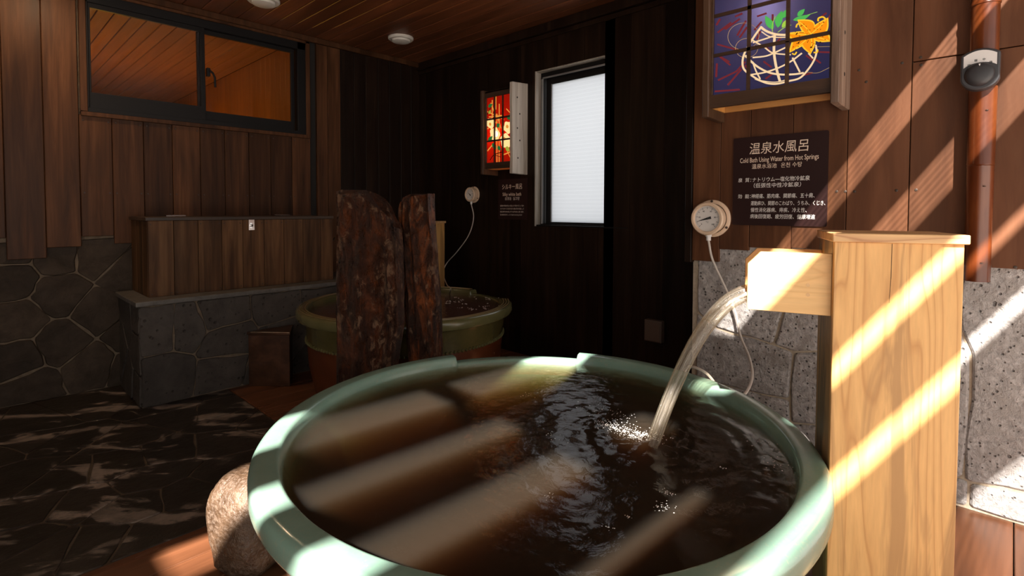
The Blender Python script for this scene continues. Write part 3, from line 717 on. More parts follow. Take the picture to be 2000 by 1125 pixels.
# ================================================================== STANDING STONES
def standing(name, px0, px1, depth, prof, thick, mat, label, seed, topf):
    rgn = random.Random(seed)
    # prof: list of (y_px, x_left_px, x_right_px) from top to bottom
    fwd = Vector((math.cos(YAW), math.sin(YAW), 0)); rt = Vector((math.sin(YAW), -math.cos(YAW), 0))
    c0 = CAM + ray((px0+px1)/2, 600)*depth; base = Vector((c0.x, c0.y, 0))
    o = empty(name, base, YAW-math.pi/2, label, 'standing stone', 'standing stones between the tubs')
    m = 26; H = 34; vs = []; fs = []
    zt = (CAM + ray(px0, prof[0][0])*depth).z
    for i in range(H):
        t = i/(H-1); z = zt*(1-t)
        d0 = CAM + ray(px0, prof[0][0])*depth; d1 = CAM + ray(px0, prof[-1][0])*depth
        yp = prof[0][0] + (prof[-1][0]-prof[0][0])*min(1, (d0.z-z)/(d0.z-d1.z))
        for a, b in zip(prof, prof[1:]):
            if a[0] <= yp <= b[0]+1e-6:
                k = (yp-a[0])/(b[0]-a[0]); xl_ = a[1]+(b[1]-a[1])*k; xr_ = a[2]+(b[2]-a[2])*k; break
        L = (CAM+ray(xl_, yp)*depth-base).dot(rt); Rr = (CAM+ray(xr_, yp)*depth-base).dot(rt)
        cx, hw = (L+Rr)/2, (Rr-L)/2
        for k in range(m):
            an = 2*math.pi*k/m; sx, sy = math.copysign(abs(math.cos(an))**.75, math.cos(an)), math.copysign(abs(math.sin(an))**.8, math.sin(an))
            # long splits down the face plus broken steps
            j = .55*noise.noise((k*.9, z*.9, seed)) + .3*noise.noise((k*2.3, z*4.5, seed+3)) + .18*noise.noise((k*5.1, z*15, seed+8))
            y = sy*thick + (j*.085 + .02*noise.noise((k*3.7, z*2.0, seed+4)))*(1 if sy < 0 else .4); x_ = cx + sx*hw + (j*.02 if abs(sx) < .85 else j*.012)
            vs.append((x_, y, max(0, min(z, topf((sx+1)/2, sy) + .012*noise.noise((k*1.3, 5, seed))))))
    for i in range(H-1):
        for k in range(m): fs.append((i*m+k, i*m+(k+1) % m, (i+1)*m+(k+1) % m, (i+1)*m+k))
    fs.append(tuple(range(m)))
    MB().add(vs, fs).build('rock', mat, o)
    return o
zt1 = (CAM+ray(700, 370)*2.62).z
standing('standing_stone', 662, 788, 2.62, [(370, 664, 774), (425, 662, 783), (490, 663, 788), (560, 661, 789), (640, 660, 788), (720, 657, 776), (800, 655, 780)], .085, M['rust'],
         'taller wide rust-brown standing stone with sloping top, in front of the olive tub', 1, lambda u, v: zt1 - max(0, u-.45)*.24 - max(0, u-.8)*.3 - .012*(1-u) + v*.02)
zt2 = (CAM+ray(820, 378)*2.74).z
standing('standing_stone', 788, 862, 2.74, [(378, 786, 850), (430, 782, 851), (500, 786, 856), (560, 790, 861), (640, 794, 864), (720, 798, 864), (800, 798, 866)], .075, M['rust2'],
         'narrow orange-brown standing stone just right of the wide one', 5, lambda u, v: zt2 - (.03*(1-u) if v < 0 else 0) - max(0, .2-u)*.12)

# ================================================================== BOULDER by the tub
def boulder():
    bm = bmesh.new(); bmesh.ops.create_icosphere(bm, subdivisions=4, radius=1)
    for v in bm.verts:
        d = v.co.normalized(); s = 1+.13*noise.noise(d*1.6+Vector((3, 1, 2)))+.05*noise.noise(d*4)+.018*noise.noise(d*11)
        e = .72; q = Vector([math.copysign(abs(c)**e, c) for c in d])
        v.co = Vector((q.x*.128*s, q.y*.128*s, q.z*.175*s+.15))
        v.co.z = max(0, v.co.z)
    for f in bm.faces: f.smooth = True
    me = bpy.data.meshes.new('boulder'); bm.to_mesh(me); bm.free(); me.materials.append(M['boulder']); return link('boulder', me)
b = boulder(); p = CAM+ray(500, 1000)*1.80; b.location = (p.x, p.y, 0); b.rotation_euler = (0, 0, .5)
tag(b, 'wet brown boulder on the deck against the left side of the green tub', 'rock')

# ================================================================== STONE BENCH, CHEST, STEP
YB = 3.74; BZ = .645
bench = empty('stone_bench', (.71, YB, 0), 0, 'stone-faced bench with flat cap under the wooden chest', 'bench')
BL = 2.35-.71; BDp = YL-.044-YB
MB().box(.01, BL-.02, .01, BDp, 0, BZ-.03).build('core', M['mortar'], bench)
MB().box(-.02, BL, -.025, BDp, BZ-.03, BZ).build('cap_slab', M['cap_stone'], bench, bevel=.006, seg=2)
rng = random.Random(31)
pre = [(p.x-.71, p.z) for p in (onY(*q, YB) for q in [(318, 645), (362, 640), (430, 612), (440, 668), (325, 735), (436, 725), (548, 590), (560, 660), (520, 730)])]
for c in voronoi(scatter((0, 0, BL, BZ-.03), 13, rng, pre, .24), (.0, 0, BL, BZ-.03)):
    stone_piece('stone', c, lambda a, b, h: (a, .02-h, b), M['bench_stone'], bench, .005, .022, .004, .008, rng)
for c in voronoi([(.3, .1), (.33, .5), (.1, .33), (.52, .3), (.12, .07), (.1, .55)], (0, 0, BDp, BZ-.03)):
    stone_piece('stone', c, lambda a, b, h: (.02-h, a, b), M['bench_stone'], bench, .005, .022, .004, .008, rng)

c0 = onZ(289, 581, BZ); c1 = onZ(651, 546, BZ); CYf = (c0.y+c1.y)/2; CX0, CX1 = c0.x, c1.x
ct = onY(470, 423, CYf).z
chest = empty('storage_chest', (CX0, CYf, BZ), 0, 'long rustic plank chest with latch standing on the stone bench', 'chest')
CL, CH, CDp = CX1-CX0, ct-BZ, 4.315-CYf
MB().box(.012, CL-.012, .014, CDp, 0, CH-.03).build('carcass', M['chest_lid'], chest)
eg = [onY(e*.391, 500, CYf).x-CX0 for e in (740, 870, 992, 1110, 1215, 1322, 1420, 1515, 1603, 1664)]
for a, b_ in zip(eg, eg[1:]):
    pk = MB().box(a+.0012, b_-.0012, 0, .014, 0, CH-.022).build('plank', M['chest'], chest, bevel=.002)
    for xx in (a+.016, b_-.016):
        for zz in (.018, CH-.045): MB().lathe([(0, -.0015), (.0035, -.0015), (.0045, .001)], 8, (xx, 0, zz), 'y').build('nail', M['dark_metal'], pk)
for k in range(3):
    w_ = CDp/3; MB().box(0, .012, k*w_+.0012+(.014 if k == 0 else 0), (k+1)*w_-.0012, 0, CH-.022).build('plank', M['chest'], chest, bevel=.002)
    MB().box(CL-.012, CL, k*w_+.0012+(.014 if k == 0 else 0), (k+1)*w_-.0012, 0, CH-.022).build('plank', M['chest'], chest, bevel=.002)
MB().box(-.012, CL+.01, -.014, CDp, CH-.022, CH).build('lid', M['chest_lid'], chest, bevel=.002)
for q in (343, 551):
    hx_ = onY(q, 417, 4.30).x-CX0
    MB().box(hx_-.06, hx_+.06, CDp-.03, CDp-.004, CH, CH+.006).tube([(hx_-.06, CDp-.006, CH+.006), (hx_+.06, CDp-.006, CH+.006)], .005, 8).build('hinge', M['chrome'], chest)
lx, lz = onY(491, 437, CYf).x-CX0, onY(491, 437, CYf).z-BZ
lt = MB().box(lx-.02, lx+.02, -.004, 0, lz-.045, lz+.042).build('latch', M['chrome'], chest, bevel=.001)
MB().lathe([(0, -.016), (.009, -.016), (.011, -.006), (.011, 0)], 16, (lx, -.004, lz-.012), 'y').box(lx-.004, lx+.004, -.02, -.006, lz-.03, lz+.006).build('hasp', M['chrome'], lt, smooth=True)
hk = onY(655, 466, CYf+.05)
MB().tube(spline([(CL, .06, hk.z-BZ+.04), (CL+.012, .055, hk.z-BZ), (CL+.035, .05, hk.z-BZ-.012), (CL+.05, .05, hk.z-BZ+.008)]), .005, 8).build('side_hook', M['chrome'], chest, smooth=True)

s0, s1, s2 = onZ(481, 648, .365), onZ(583, 649, .365), (1.56, 3.71)
stp = empty('wooden_step', (s0.x, s0.y, 0), 0, 'dark reddish wooden corner step between the stone bench and the olive tub', 'step')
poly = [(0, -.04), (s1.x-s0.x, s1.y-s0.y), (1.62-s0.x, 3.45-s0.y), (1.62-s0.x, 3.70-s0.y), (0.02, 3.70-s0.y)]
poly = [(0, 0), (s1.x-s0.x-.06, s1.y-s0.y+.06), (.3, -.03)]
poly = [(0, -.03), (.19, -.24), (.30, -.03)]
MB().prism(poly, 0, .35, 'z').build('body', M['step'], stp, bevel=.003)
MB().prism([(-.008, -.026), (.19, -.252), (.31, -.026)], .35, .37, 'z').build('tread', M['step'], stp, bevel=.003)

# ================================================================== LETTERING
def text_mesh(body, mat, size, parent, loc, align='LEFT', bold=0.0, xs=1.0, shear=0.0, name='lettering', width=None):
    cu = bpy.data.curves.new('tmp', 'FONT'); cu.body = body; cu.size = size; cu.align_x = align; cu.align_y = 'CENTER'; cu.offset = bold; cu.shear = shear; cu.resolution_u = 2
    ob = bpy.data.objects.new('tmp', cu); COL.objects.link(ob); bpy.context.view_layer.update()
    me = bpy.data.meshes.new_from_object(ob.evaluated_get(bpy.context.evaluated_depsgraph_get())); bpy.data.objects.remove(ob); bpy.data.curves.remove(cu)
    xsv = [v.co.x for v in me.vertices]
    if width: xs = width/(max(xsv)-min(xsv))
    for v in me.vertices: v.co = Vector((v.co.x*xs, 0, v.co.y))       # local plane x-z, facing -y
    me.name = name; me.materials.clear(); me.materials.append(mat)
    o = link(name, me, parent); o.location = loc; return o
def sign(loc, w, h, label):
    s = empty('bath_sign', loc, R(-90), label, 'sign', 'bath notice signs')
    pts = []; r = .008
    for cx, cz, a0 in ((w-r, h-r, 0), (r, h-r, 90), (r, r, 180), (w-r, r, 270)):
        for k in range(5): a = R(a0+k*22.5); pts.append((cx+r*math.cos(a), cz+r*math.sin(a)))
    MB().prism(pts, -.006, 0).build('plate', M['sign'], s); return s
sa = onX(1430, 439, XB-.008); sb = onX(1619, 254, XB-.008)
SW, SH = sa.y-sb.y, sb.z-sa.z
s1_ = sign((XB-.002, sa.y, sa.z), SW, SH, 'square dark brown notice board with cream lettering, above the pine trough')
def ln(s, body, mat, fx, fz, size, W_, H_, width=None, align='LEFT', bold=0.0, shear=0.0):
    text_mesh(body, mat, size, s, (fx*W_, -.0066, fz*H_), align, bold, 1, shear, width=None if width is None else width*W_)
ln(s1_, '温泉水風呂', M['letter'], .50, .855, .062, SW, SH, .62, 'CENTER', 0.0, .08)
ln(s1_, 'Cold Bath Using Water from Hot Springs', M['letter'], .495, .735, .034, SW, SH, .83, 'CENTER', .0001)
ln(s1_, '温泉水浴池', M['letter'], .215, .66, .026, SW, SH, .27, 'LEFT', 0.0)
ln(s1_, '온천 수탕', M['letter'], .53, .66, .026, SW, SH, .215, 'LEFT', 0.0)
ln(s1_, '泉  質：', M['letter_w'], .06, .51, .023, SW, SH, .15, 'LEFT', 0.0, .08)
ln(s1_, 'ナトリウム―塩化物冷鉱泉', M['letter_w'], .22, .51, .025, SW, SH, .60, 'LEFT', 0.0, .08)
ln(s1_, '（低張性中性冷鉱泉）', M['letter_w'], .20, .445, .025, SW, SH, .50, 'LEFT', 0.0, .08)
ln(s1_, '効  能：', M['letter_w'], .06, .325, .023, SW, SH, .15, 'LEFT', 0.0, .08)
ln(s1_, '神経痛、筋肉痛、関節痛、五十肩、', M['letter_w'], .215, .325, .024, SW, SH, .66, 'LEFT', 0.0, .08)
ln(s1_, '運動麻ひ、関節のこわばり、うちみ、くじき、', M['letter_w'], .21, .245, .024, SW, SH, .77, 'LEFT', 0.0, .08)
ln(s1_, '慢性消化器病、痔疾、冷え性、', M['letter_w'], .21, .17, .024, SW, SH, .59, 'LEFT', 0.0, .08)
ln(s1_, '病後回復期、疲労回復、健康増進', M['letter_w'], .205, .098, .024, SW, SH, .68, 'LEFT', 0.0, .08)
XF = XW-.021
sa = onX(974, 428, XF); sb = onX(1031, 348, XF); SW2, SH2 = sa.y-sb.y, sb.z-sa.z
s2_ = sign((XF, sa.y, sa.z), SW2, SH2, 'small dark notice board below the red lantern on the far wall')
ln(s2_, 'シルキー風呂', M['letter'], .48, .80, .05, SW2, SH2, .68, 'CENTER', 0.0, .08)
ln(s2_, 'Silky white bath', M['letter'], .48, .62, .04, SW2, SH2, .64, 'CENTER', .0001)
ln(s2_, '丝滑浴', M['letter_g'], .24, .51, .03, SW2, SH2, .22, 'LEFT', 0.0)
ln(s2_, '실크탕', M['letter_g'], .52, .51, .03, SW2, SH2, .22, 'LEFT', 0.0)
for k, tx in enumerate(('超微細の気泡が白いお湯となり肌をやさしく包み', 'マイクロサイズの泡で毛穴の奥の汚れを落として', '温浴効果を高め湯上がりもぽかぽかと長く続き、', '肌の乾燥を防ぎしっとりなめらかに仕上げます')):
    ln(s2_, tx, M['letter_g'], .07, .335-.075*k, .015, SW2, SH2, .82 if k < 3 else .76, 'LEFT', 0.0)

# ================================================================== LANTERNS
def leaf(a, b, w, n=9, bend=0.0):
    a, b = Vector(a), Vector(b); d = b-a; nrm = Vector((-d.y, d.x))/max(d.length, 1e-6); up, dn = [], []
    for i in range(n+1):
        t = i/n; c = a+d*t+nrm*(bend*math.sin(math.pi*t)); k = w*.5*math.sin(math.pi*t**.8)
        up.append(c+nrm*k); dn.append(c-nrm*k)
    return [tuple(p) for p in up] + [tuple(p) for p in dn[-2:0:-1]]
def stroke(pts, w):
    P = spline([(x, y, 0) for x, y in pts], 5) if len(pts) > 2 else [Vector((*p, 0)) for p in pts]; L, Rr = [], []
    for i, p in enumerate(P):
        t = (P[min(i+1, len(P)-1)]-P[max(0, i-1)]).normalized(); n = Vector((-t.y, t.x, 0)); k = w*.5
        L.append(p+n*k); Rr.append(p-n*k)
    return [(tuple(L[i][:2]), tuple(L[i+1][:2]), tuple(Rr[i+1][:2]), tuple(Rr[i][:2])) for i in range(len(P)-1)]
def circle(c, r, n=20, wob=0.0, sd=0): return [(c[0]+r*(1+wob*math.sin(5*2*math.pi*i/n+sd))*math.cos(2*math.pi*i/n), c[1]+r*(1+wob*math.sin(5*2*math.pi*i/n+sd))*math.sin(2*math.pi*i/n)) for i in range(n)]
E = {k: emit('glow_'+k, c, s) for k, (c, s) in dict(cream=((1, .70, .40), .95), red=((.30, .04, .05), .55), gold=((1, .62, .22), .6), green=((.12, .62, .12), .75), lime=((.45, .72, .08), .85), orange=((1, .30, .008), 1.0), yellow=((1, .55, .03), 1.05), darkred=((.35, .02, .005), .5), brown=((.12, .04, .01), .4),
     r_cream=((1, .62, .25), 1.25), r_gold=((1, .36, .06), .8), r_green=((.04, .25, .06), .5), r_lime=((.45, .45, .05), .8), r_dark=((.05, .006, .002), .3), r_hotspot=((1, .85, .5), 2.2)).items()}
def pane_mat(name, tcol, ecol, es):
    t = NT(name); tl = t.n('ShaderNodeBsdfTranslucent'); tl.inputs[0].default_value = (*tcol, 1)
    em = t.n('ShaderNodeEmission'); em.inputs[0].default_value = (*ecol, 1); em.inputs[1].default_value = es
    ad = t.n('ShaderNodeAddShader'); t.l(tl.outputs[0], ad.inputs[0]); t.l(em.outputs[0], ad.inputs[1]); t.l(ad.outputs[0], t.out.inputs[0]); return t.m
M['pane_navy'] = pane_mat('navy_paper', (.30, .31, .52), (.012, .013, .036), 1.0)
M['pane_red'] = pane_mat('red_paper', (.6, .08, .018), (.14, .005, .0012), 1.0)
def lantern(label, Xb, yl, yr, z0, z1, depth, rail, art, pane, mp, bulb, tones, nholes, bd, rbm='worn_wood'):
    """yl: outer left edge, yr: outer right edge (world Y), hung on plane X=Xb"""
    L = empty('wall_lantern', (Xb, yl, z0), R(-90), label, 'lantern', 'painted paper lanterns on the walls')
    w = yl-yr; h = z1-z0; rg_ = random.Random(int(w*1000))
    def side(x0, x1, zb, zt, mat):
        n = 14; pts = []
        for i in range(n+1):
            t = i/n; pts.append((-depth-.004+.006*noise.noise((t*5, w*9, x0))-.004*t, zb+(zt-zb)*t))
        pts += [(0, zt+.012), (0, zb-.004)]
        return MB().prism(pts, x0, x1, 'x').build('side_board', mat, L, bevel=.003)
    side(0, .032, -.045, h+.01, M['lantern_wood'])
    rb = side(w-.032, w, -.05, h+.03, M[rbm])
    for k in range(nholes):
        zz = h*(.14+.72*k/max(1, nholes-1))+rg_.uniform(-.02, .02); yy_ = -depth*rg_.uniform(.25, .75)
        MB().lathe([(0, .0012), (.006*bd, .0012), (.009*bd, .0003), (.009*bd, 0)], 12, (w, yy_, zz), 'x').build('worm_hole', M['hole'], rb)
    d = depth-.03; fw = .022
    x0, x1 = .032, w-.032
    # frame
    MB().box(x0, x1, -d-.012, -d+.012, .0, rail).box(x0, x1, -d-.012, -d+.012, h-rail, h).box(x0, x0+fw*.5, -d-.012, -d+.012, rail, h-rail).box(x1-fw*.5, x1, -d-.012, -d+.012, rail, h-rail).build('frame', M['lantern_rail'], L, bevel=.002)
    px0, px1, pz0, pz1 = x0+fw*.5, x1-fw*.5, rail, h-rail; bw = .008*bd
    for k in (1, 2):
        xx = px0+(px1-px0)*k/3; MB().box(xx-bw, xx+bw, -d-.009, -d+.0, pz0, pz1).build('glazing_bar', M['lantern_rail'], L)
        zz = pz0+(pz1-pz0)*k/3; MB().box(px0, px1, -d-.009, -d+.0, zz-bw, zz+bw).build('glazing_bar', M['lantern_rail'], L)
    P = MB().box(px0, px1, -d+.001, -d+.003, pz0, pz1).build('paper_pane', M[pane], L)
    # printed art, layer on layer on the paper
    def U(p): u, v = mp(*p); return (px0+(px1-px0)*u, pz0+(pz1-pz0)*v)
    for li, (key, nm, items) in enumerate(art):
        mb = MB()
        for it in items:
            if nm != 'print': mb = MB()
            for pl in (it if isinstance(it[0][0], tuple) else [it]):
                q = [U(p) for p in pl]
                if max(b for _, b in q) < pz0 or min(b for _, b in q) > pz1: continue
                q = [(min(max(a, px0+.0005), px1-.0005), min(max(b, pz0+.0005), pz1-.0005)) for a, b in q]
                mb.add([(a, -d+.0008-.0002*(li+1), b) for a, b in q], [tuple(range(len(q)))])
            if nm != 'print': mb.build(nm, E[key], P)
        if nm == 'print': mb.build('painted_speckle', E[key], P)['kind'] = 'stuff'
    # inside: back board, lower ledge, lamp
    MB().box(x0, x1, -.012, 0, 0, h).build('back_board', M['inner_wood'], L)
    MB().box(x0, x0+.006, -d+.015, -.012, 0.0, h).box(x1-.006, x1, -d+.015, -.012, 0.0, h).build('inner_lining', M['inner_wood'], L)
    MB().box(x0, x1, -d-.012, 0, h-.012, h).build('top_board', M['lantern_wood'], L)
    bl = bpy.data.lights.new('bulb', 'POINT'); bl.energy = bulb[0]; bl.color = tones; bl.shadow_soft_size = .02
    bo = bpy.data.objects.new('bulb', bl); COL.objects.link(bo); bo.parent = L
    bu, bv = U((bulb[1], bulb[2])); bo.location = (bu, -d*.45, bv)
    return L
M['hole'] = plain('worm_hole_dark', (.02, .012, .008), .8)
# first lantern: print traced in a frame of 1558x1125 units
def mp1(X, Y):
    s = (X-215)/975; u = s/(.83+.17*s); yb = 785-135*s; return u, (yb-Y)/(372+73*s)/3
cream = []
for pts, w in [([(600,135),(535,240),(470,370),(448,460),(460,540),(520,600),(590,650),(660,683),(740,690),(830,668),(930,640),(1000,560),(1050,470),(1070,390),(1062,320)], 17), ([(592,140),(640,180),(720,213),(822,222)], 22), ([(600,185),(660,230),(740,243),(830,242)], 10),
               ([(530,290),(640,252),(735,214)], 14), ([(525,265),(620,330),(700,392),(850,412)], 13), ([(530,432),(640,420),(720,385),(830,328)], 14), ([(710,225),(708,390),(735,560),(762,665)], 22), ([(468,410),(560,510),(660,575),(760,600),(880,602),(965,590)], 18),
               ([(525,595),(640,575),(760,530),(860,470),(945,398)], 15), ([(530,470),(560,560),(597,640)], 13), ([(865,440),(930,582)], 16), ([(1000,400),(1042,452)], 14), ([(600,655),(720,674),(832,650)], 9), ([(550,640),(640,680),(720,692)], 5)]:
    cream.append(stroke(pts, w))
red = []
for a, b in [((240,190),(350,95)),((300,160),(420,60)),((380,40),(440,10)),((470,80),(400,220)),((480,140),(420,240)),((240,300),(420,360)),((240,395),(350,500)),((270,420),(340,470)),((250,640),(400,560)),((400,560),(470,470)),((330,690),(440,540)),((225,745),(430,735)),((240,480),(235,610)),((590,180),(560,260)),((600,90),(540,170)),((690,20),(690,130)),((620,470),(690,530)),((640,330),(690,400)),((1060,460),(1110,500)),((1080,390),(1185,395)),((560,40),(640,10)),((980,420),(1040,470)),((1090,60),(1150,10)),((1160,80),(1190,20)),((640,640),(700,590)),((940,620),(1040,590)),((500,560),(470,500)),((260,60),(230,120)),((760,250),(700,330))]:
    red.append(stroke([a, b], 17))
gold = [stroke(circle((452, 228), 127, 30)+[(579, 228)], 3), stroke(circle((480, 340), 92, 26)+[(572, 340)], 3), stroke([(1070,340),(1190,338)], 3), stroke([(980,580),(1080,595),(1185,545)], 3)]
green = [leaf((695,165),(628,32),62), leaf((735,150),(768,-15),62, 9, -8), leaf((862,78),(1012,24),48, 9, 8), leaf((900,40),(962,-30),44), leaf((765,60),(835,-40),50)]
lime = [leaf((770,150),(832,58),40), stroke([(692,190),(690,120),(712,40)], 6), stroke([(735,195),(790,150),(850,125)], 6), stroke([(985,30),(1070,0)], 4)]
pet = [((1025,225),(800,205),96,-26),((1025,220),(900,75),120,26),((1025,210),(1165,55),104,26),((1025,225),(1200,290),118,-26),((1020,225),(1020,412),108,22),((1020,230),(835,395),92,26)]
yel = [leaf(a, b, w+16, 10, k) for a, b, w, k in pet] + [stroke([(1150,80),(1120,50),(1082,62),(1078,92)], 15), stroke([(925,110),(900,120),(890,150)], 14), stroke([(1045,395),(1075,392),(1080,365)], 14), stroke([(860,400),(885,410),(900,385)], 13)]
org = [leaf(a, (a[0]+(b[0]-a[0])*.92, a[1]+(b[1]-a[1])*.92), w-10, 10, k) for a, b, w, k in pet]
mid = []
for a, b, w, k in pet: mid.append(stroke([a, ((a[0]+b[0])/2+k*.3, (a[1]+b[1])/2), (a[0]+(b[0]-a[0])*.85, a[1]+(b[1]-a[1])*.85)], 9))
dots = []; rg = random.Random(6)
for a, b, w, k in pet:
    for i in range(7):
        t = rg.uniform(.18, .75); o_ = rg.uniform(-.36, .36)*w*math.sin(math.pi*t); dx, dy = b[0]-a[0], b[1]-a[1]; Ld = math.hypot(dx, dy)
        cx_, cy_ = a[0]+dx*t-dy/Ld*o_, a[1]+dy*t+dx/Ld*o_; dots.append(leaf((cx_-dx/Ld*7, cy_-dy/Ld*7), (cx_+dx/Ld*7, cy_+dy/Ld*7), 7, 4))
seeds_ = [leaf((893,222),(905,196),12,5), leaf((908,310),(922,286),14,5), leaf((1092,296),(1112,296),14,5), leaf((1015,352),(1034,334),16,5)]
art1 = [('red', 'painted_line', red), ('gold', 'painted_ring', gold), ('cream', 'painted_basket_cane', cream), ('green', 'painted_leaf', green), ('lime', 'painted_stem', lime), ('yellow', 'painted_petal', yel), ('orange', 'painted_petal', org), ('yellow', 'painted_vein', mid), ('darkred', 'print', dots), ('brown', 'painted_stamen', seeds_)]
ly1 = onX(1371, 200, XR-.23).y; ry1 = onX(1660, 200, XB).y
z01 = onX(1388, 212, XR-.2).z
zrow = onX(1500, 80, XR-.2).z - onX(1500, 167, XR-.2).z
lantern('large lantern with a painted basket and orange lily on navy paper, above the notice board', XB, ly1, ry1, z01, z01+.09+3*zrow, .2, .062, art1, 'pane_navy', mp1, (.85, 640, -20), (1, .78, .55), 4, 1.0)
# second lantern
def mp2(X, Y):
    s = (X-238)/164; u = s/(.94+.06*s); yb = 648-20*s; yt = 330-40*s; return u, (yb-Y)/(yb-yt)
cg = []
for a, b in [((272,335),(272,430)),((318,350),(318,640)),((303,400),(303,640)),((240,588),(300,530)),((330,520),(402,622)),((240,395),(350,425)),((262,350),(300,420)),((330,470),(300,400)),((250,420),(345,405)),((345,480),(402,440)),((365,370),(402,395)),((296,300),(296,380)),((345,600),(402,580)),((240,480),(300,440))]: cg.append(stroke([a, b], 6))
fl = [circle((262,450), 26, 24, .1, 1), circle((290,502), 33, 24, .1, 2), circle((378,462), 30, 24, .1, 0), circle((362,530), 36, 24, .1, 3)]
wh = [circle((296,500), 15, 16)]  # hot spot of the bulb, drawn as a brighter disc on the flower
ctr = [circle((372,458), 9, 12), circle((352,520), 9, 12), circle((258,455), 8, 12)]
gl_ = [leaf((245,372),(275,355),18), leaf((300,465),(322,448),22), leaf((245,540),(275,512),20), leaf((272,548),(300,575),24), leaf((308,560),(330,580),20), leaf((372,420),(402,400),24)]
yl_ = [leaf((362,560),(390,580),24), leaf((248,405),(262,385),16)]
br = [stroke([(258,632),(285,604),(340,586)], 4), stroke([(240,410),(262,372)], 3), stroke([(285,604),(330,612)], 3)]
art2 = [('r_gold', 'painted_line', cg), ('r_cream', 'painted_flower', fl), ('r_hotspot', 'painted_flower', wh), ('r_gold', 'painted_flower_centre', ctr), ('r_green', 'painted_leaf', gl_), ('r_lime', 'painted_leaf', yl_), ('r_dark', 'painted_branch', br)]
p2 = onX(1031, 250, XW-.018); z02 = onX(975, 329, XW-.15).z; zt2_ = onX(975, 176, XW-.15).z
lantern('small red lantern with painted white camellias, hung beside the frosted window', XW-.018, onX(938, 250, XW-.20).y, p2.y, z02, zt2_, .175, .05, art2, 'pane_red', mp2, (.8, 300, 500), (1, .62, .3), 5, .8, 'window_lit_board')

# ================================================================== THERMOMETERS
def thermometer(loc, k, label, hose, frac):
    T = empty('dial_thermometer', loc, R(-90), label, 'thermometer', 'bath thermometers')
    MB().lathe([(0, 0), (.098*k, 0), (.098*k, -.008*k), (.09*k, -.012*k), (.08*k, -.012*k)], 40, axis='y').build('flange', M['cream'], T, smooth=True)
    for a in (90, 210, 330):
        MB().lathe([(0, -.016*k), (.006*k, -.016*k), (.007*k, -.011*k)], 10, (.091*k*math.cos(R(a)), 0, .091*k*math.sin(R(a))), 'y').build('screw', M['screw'], T)
    MB().lathe([(.076*k, -.01*k), (.079*k, -.05*k), (.085*k, -.056*k), (.086*k, -.07*k), (.08*k, -.078*k), (.07*k, -.078*k), (.066*k, -.068*k)], 48, axis='y').build('bezel', M['cream'], T, smooth=True)
    D = MB().lathe([(0, -.066*k), (.068*k, -.066*k)], 40, axis='y').build('dial', M['dial'], T)
    tk = MB()
    for i in range(41):
        a = R(225-270*i/40); big = i % 4 == 0; r0, r1 = (.05 if big else .055)*k, .062*k; w = (.0012 if big else .0006)*k
        c, s = math.cos(a), math.sin(a); tk.add([(r0*c-w*s, -.0664*k, r0*s+w*c), (r1*c-w*s, -.0664*k, r1*s+w*c), (r1*c+w*s, -.0664*k, r1*s-w*c), (r0*c+w*s, -.0664*k, r0*s-w*c)], [(0, 1, 2, 3)])
    tk.build('scale_marks', M['ink'], D)
    for i, tx in enumerate(('0', '20', '40', '60', '80', '100')):
        a = R(225-270*i/5); text_mesh(tx, M['ink'], .011*k, D, (.042*k*math.cos(a), -.0665*k, .042*k*math.sin(a)), 'CENTER', .0002, name='numeral')
    text_mesh('℃', M['ink'], .014*k, D, (0, -.0665*k, -.018*k), 'CENTER', 0, name='numeral')
    a = R(225-270*frac); c, s = math.cos(a), math.sin(a)
    MB().add([(.055*k*c, -.069*k, .055*k*s), (-.022*k*c-.007*k*s, -.069*k, -.022*k*s+.007*k*c), (-.022*k*c+.007*k*s, -.069*k, -.022*k*s-.007*k*c)], [(0, 1, 2)]).lathe([(0, -.072*k), (.005*k, -.072*k), (.006*k, -.067*k)], 12, axis='y').build('needle', M['ink'], D)
    MB().lathe([(.012*k, -.088*k), (.012*k, -.115*k), (.0, -.115*k)], 14, (0, -.045*k, 0)).lathe([(.016*k, -.078*k), (.016*k, -.094*k), (.01*k, -.094*k)], 14, (0, -.045*k, 0)).build('stem', M['label_white'], T, smooth=True)
    Rm = Matrix.Rotation(R(90), 4, 'Z')
    pts = [Rm @ (Vector(p)-Vector(loc)) for p in hose]
    MB().tube(spline(pts, 8), .0062*k, 8).build('hose', M['hose'], T, smooth=True)
    return T
c1_ = onX(1383, 427, XB-.055); loc1 = (XB, c1_.y, c1_.z)
st = Vector((XB-.045, loc1[1], loc1[2]-.115))
h1 = [st, onX(1392, 508, XB-.03), onX(1418, 565, XB-.02), onX(1436, 610, XB-.03), onX(1446, 655, XB-.05), onX(1464, 700, XB-.15), onX(1469, 738, XB-.3), onZ(1452, 772, .44), onZ(1425, 772, .40), onZ(1400, 752, .46), onZ(1378, 728, .515), onZ(1350, 716, .525), onZ(1338, 722, .48), onZ(1335, 745, .44)]
thermometer(loc1, 1.0, 'large cream dial thermometer with pale hose beside the square notice board', h1, .107)
c2_ = onX(921, 380, XF-.03); loc2 = (XF, c2_.y, c2_.z); k2 = .75
st = Vector((loc2[0]-.034, loc2[1], loc2[2]-.086))
h2 = [st, onX(925, 425, XF-.02), onX(916, 458, XF-.02), onX(894, 490, XF-.02), onX(872, 515, XF-.03), onX(866, 535, XF-.12), onX(873, 556, XF-.25), onZ(880, 563, ZR2+.02), onZ(878, 574, ZR2-.05)]
thermometer(loc2, k2, 'small dim dial thermometer on the dark far wall, left of the red lantern', h2, .3)

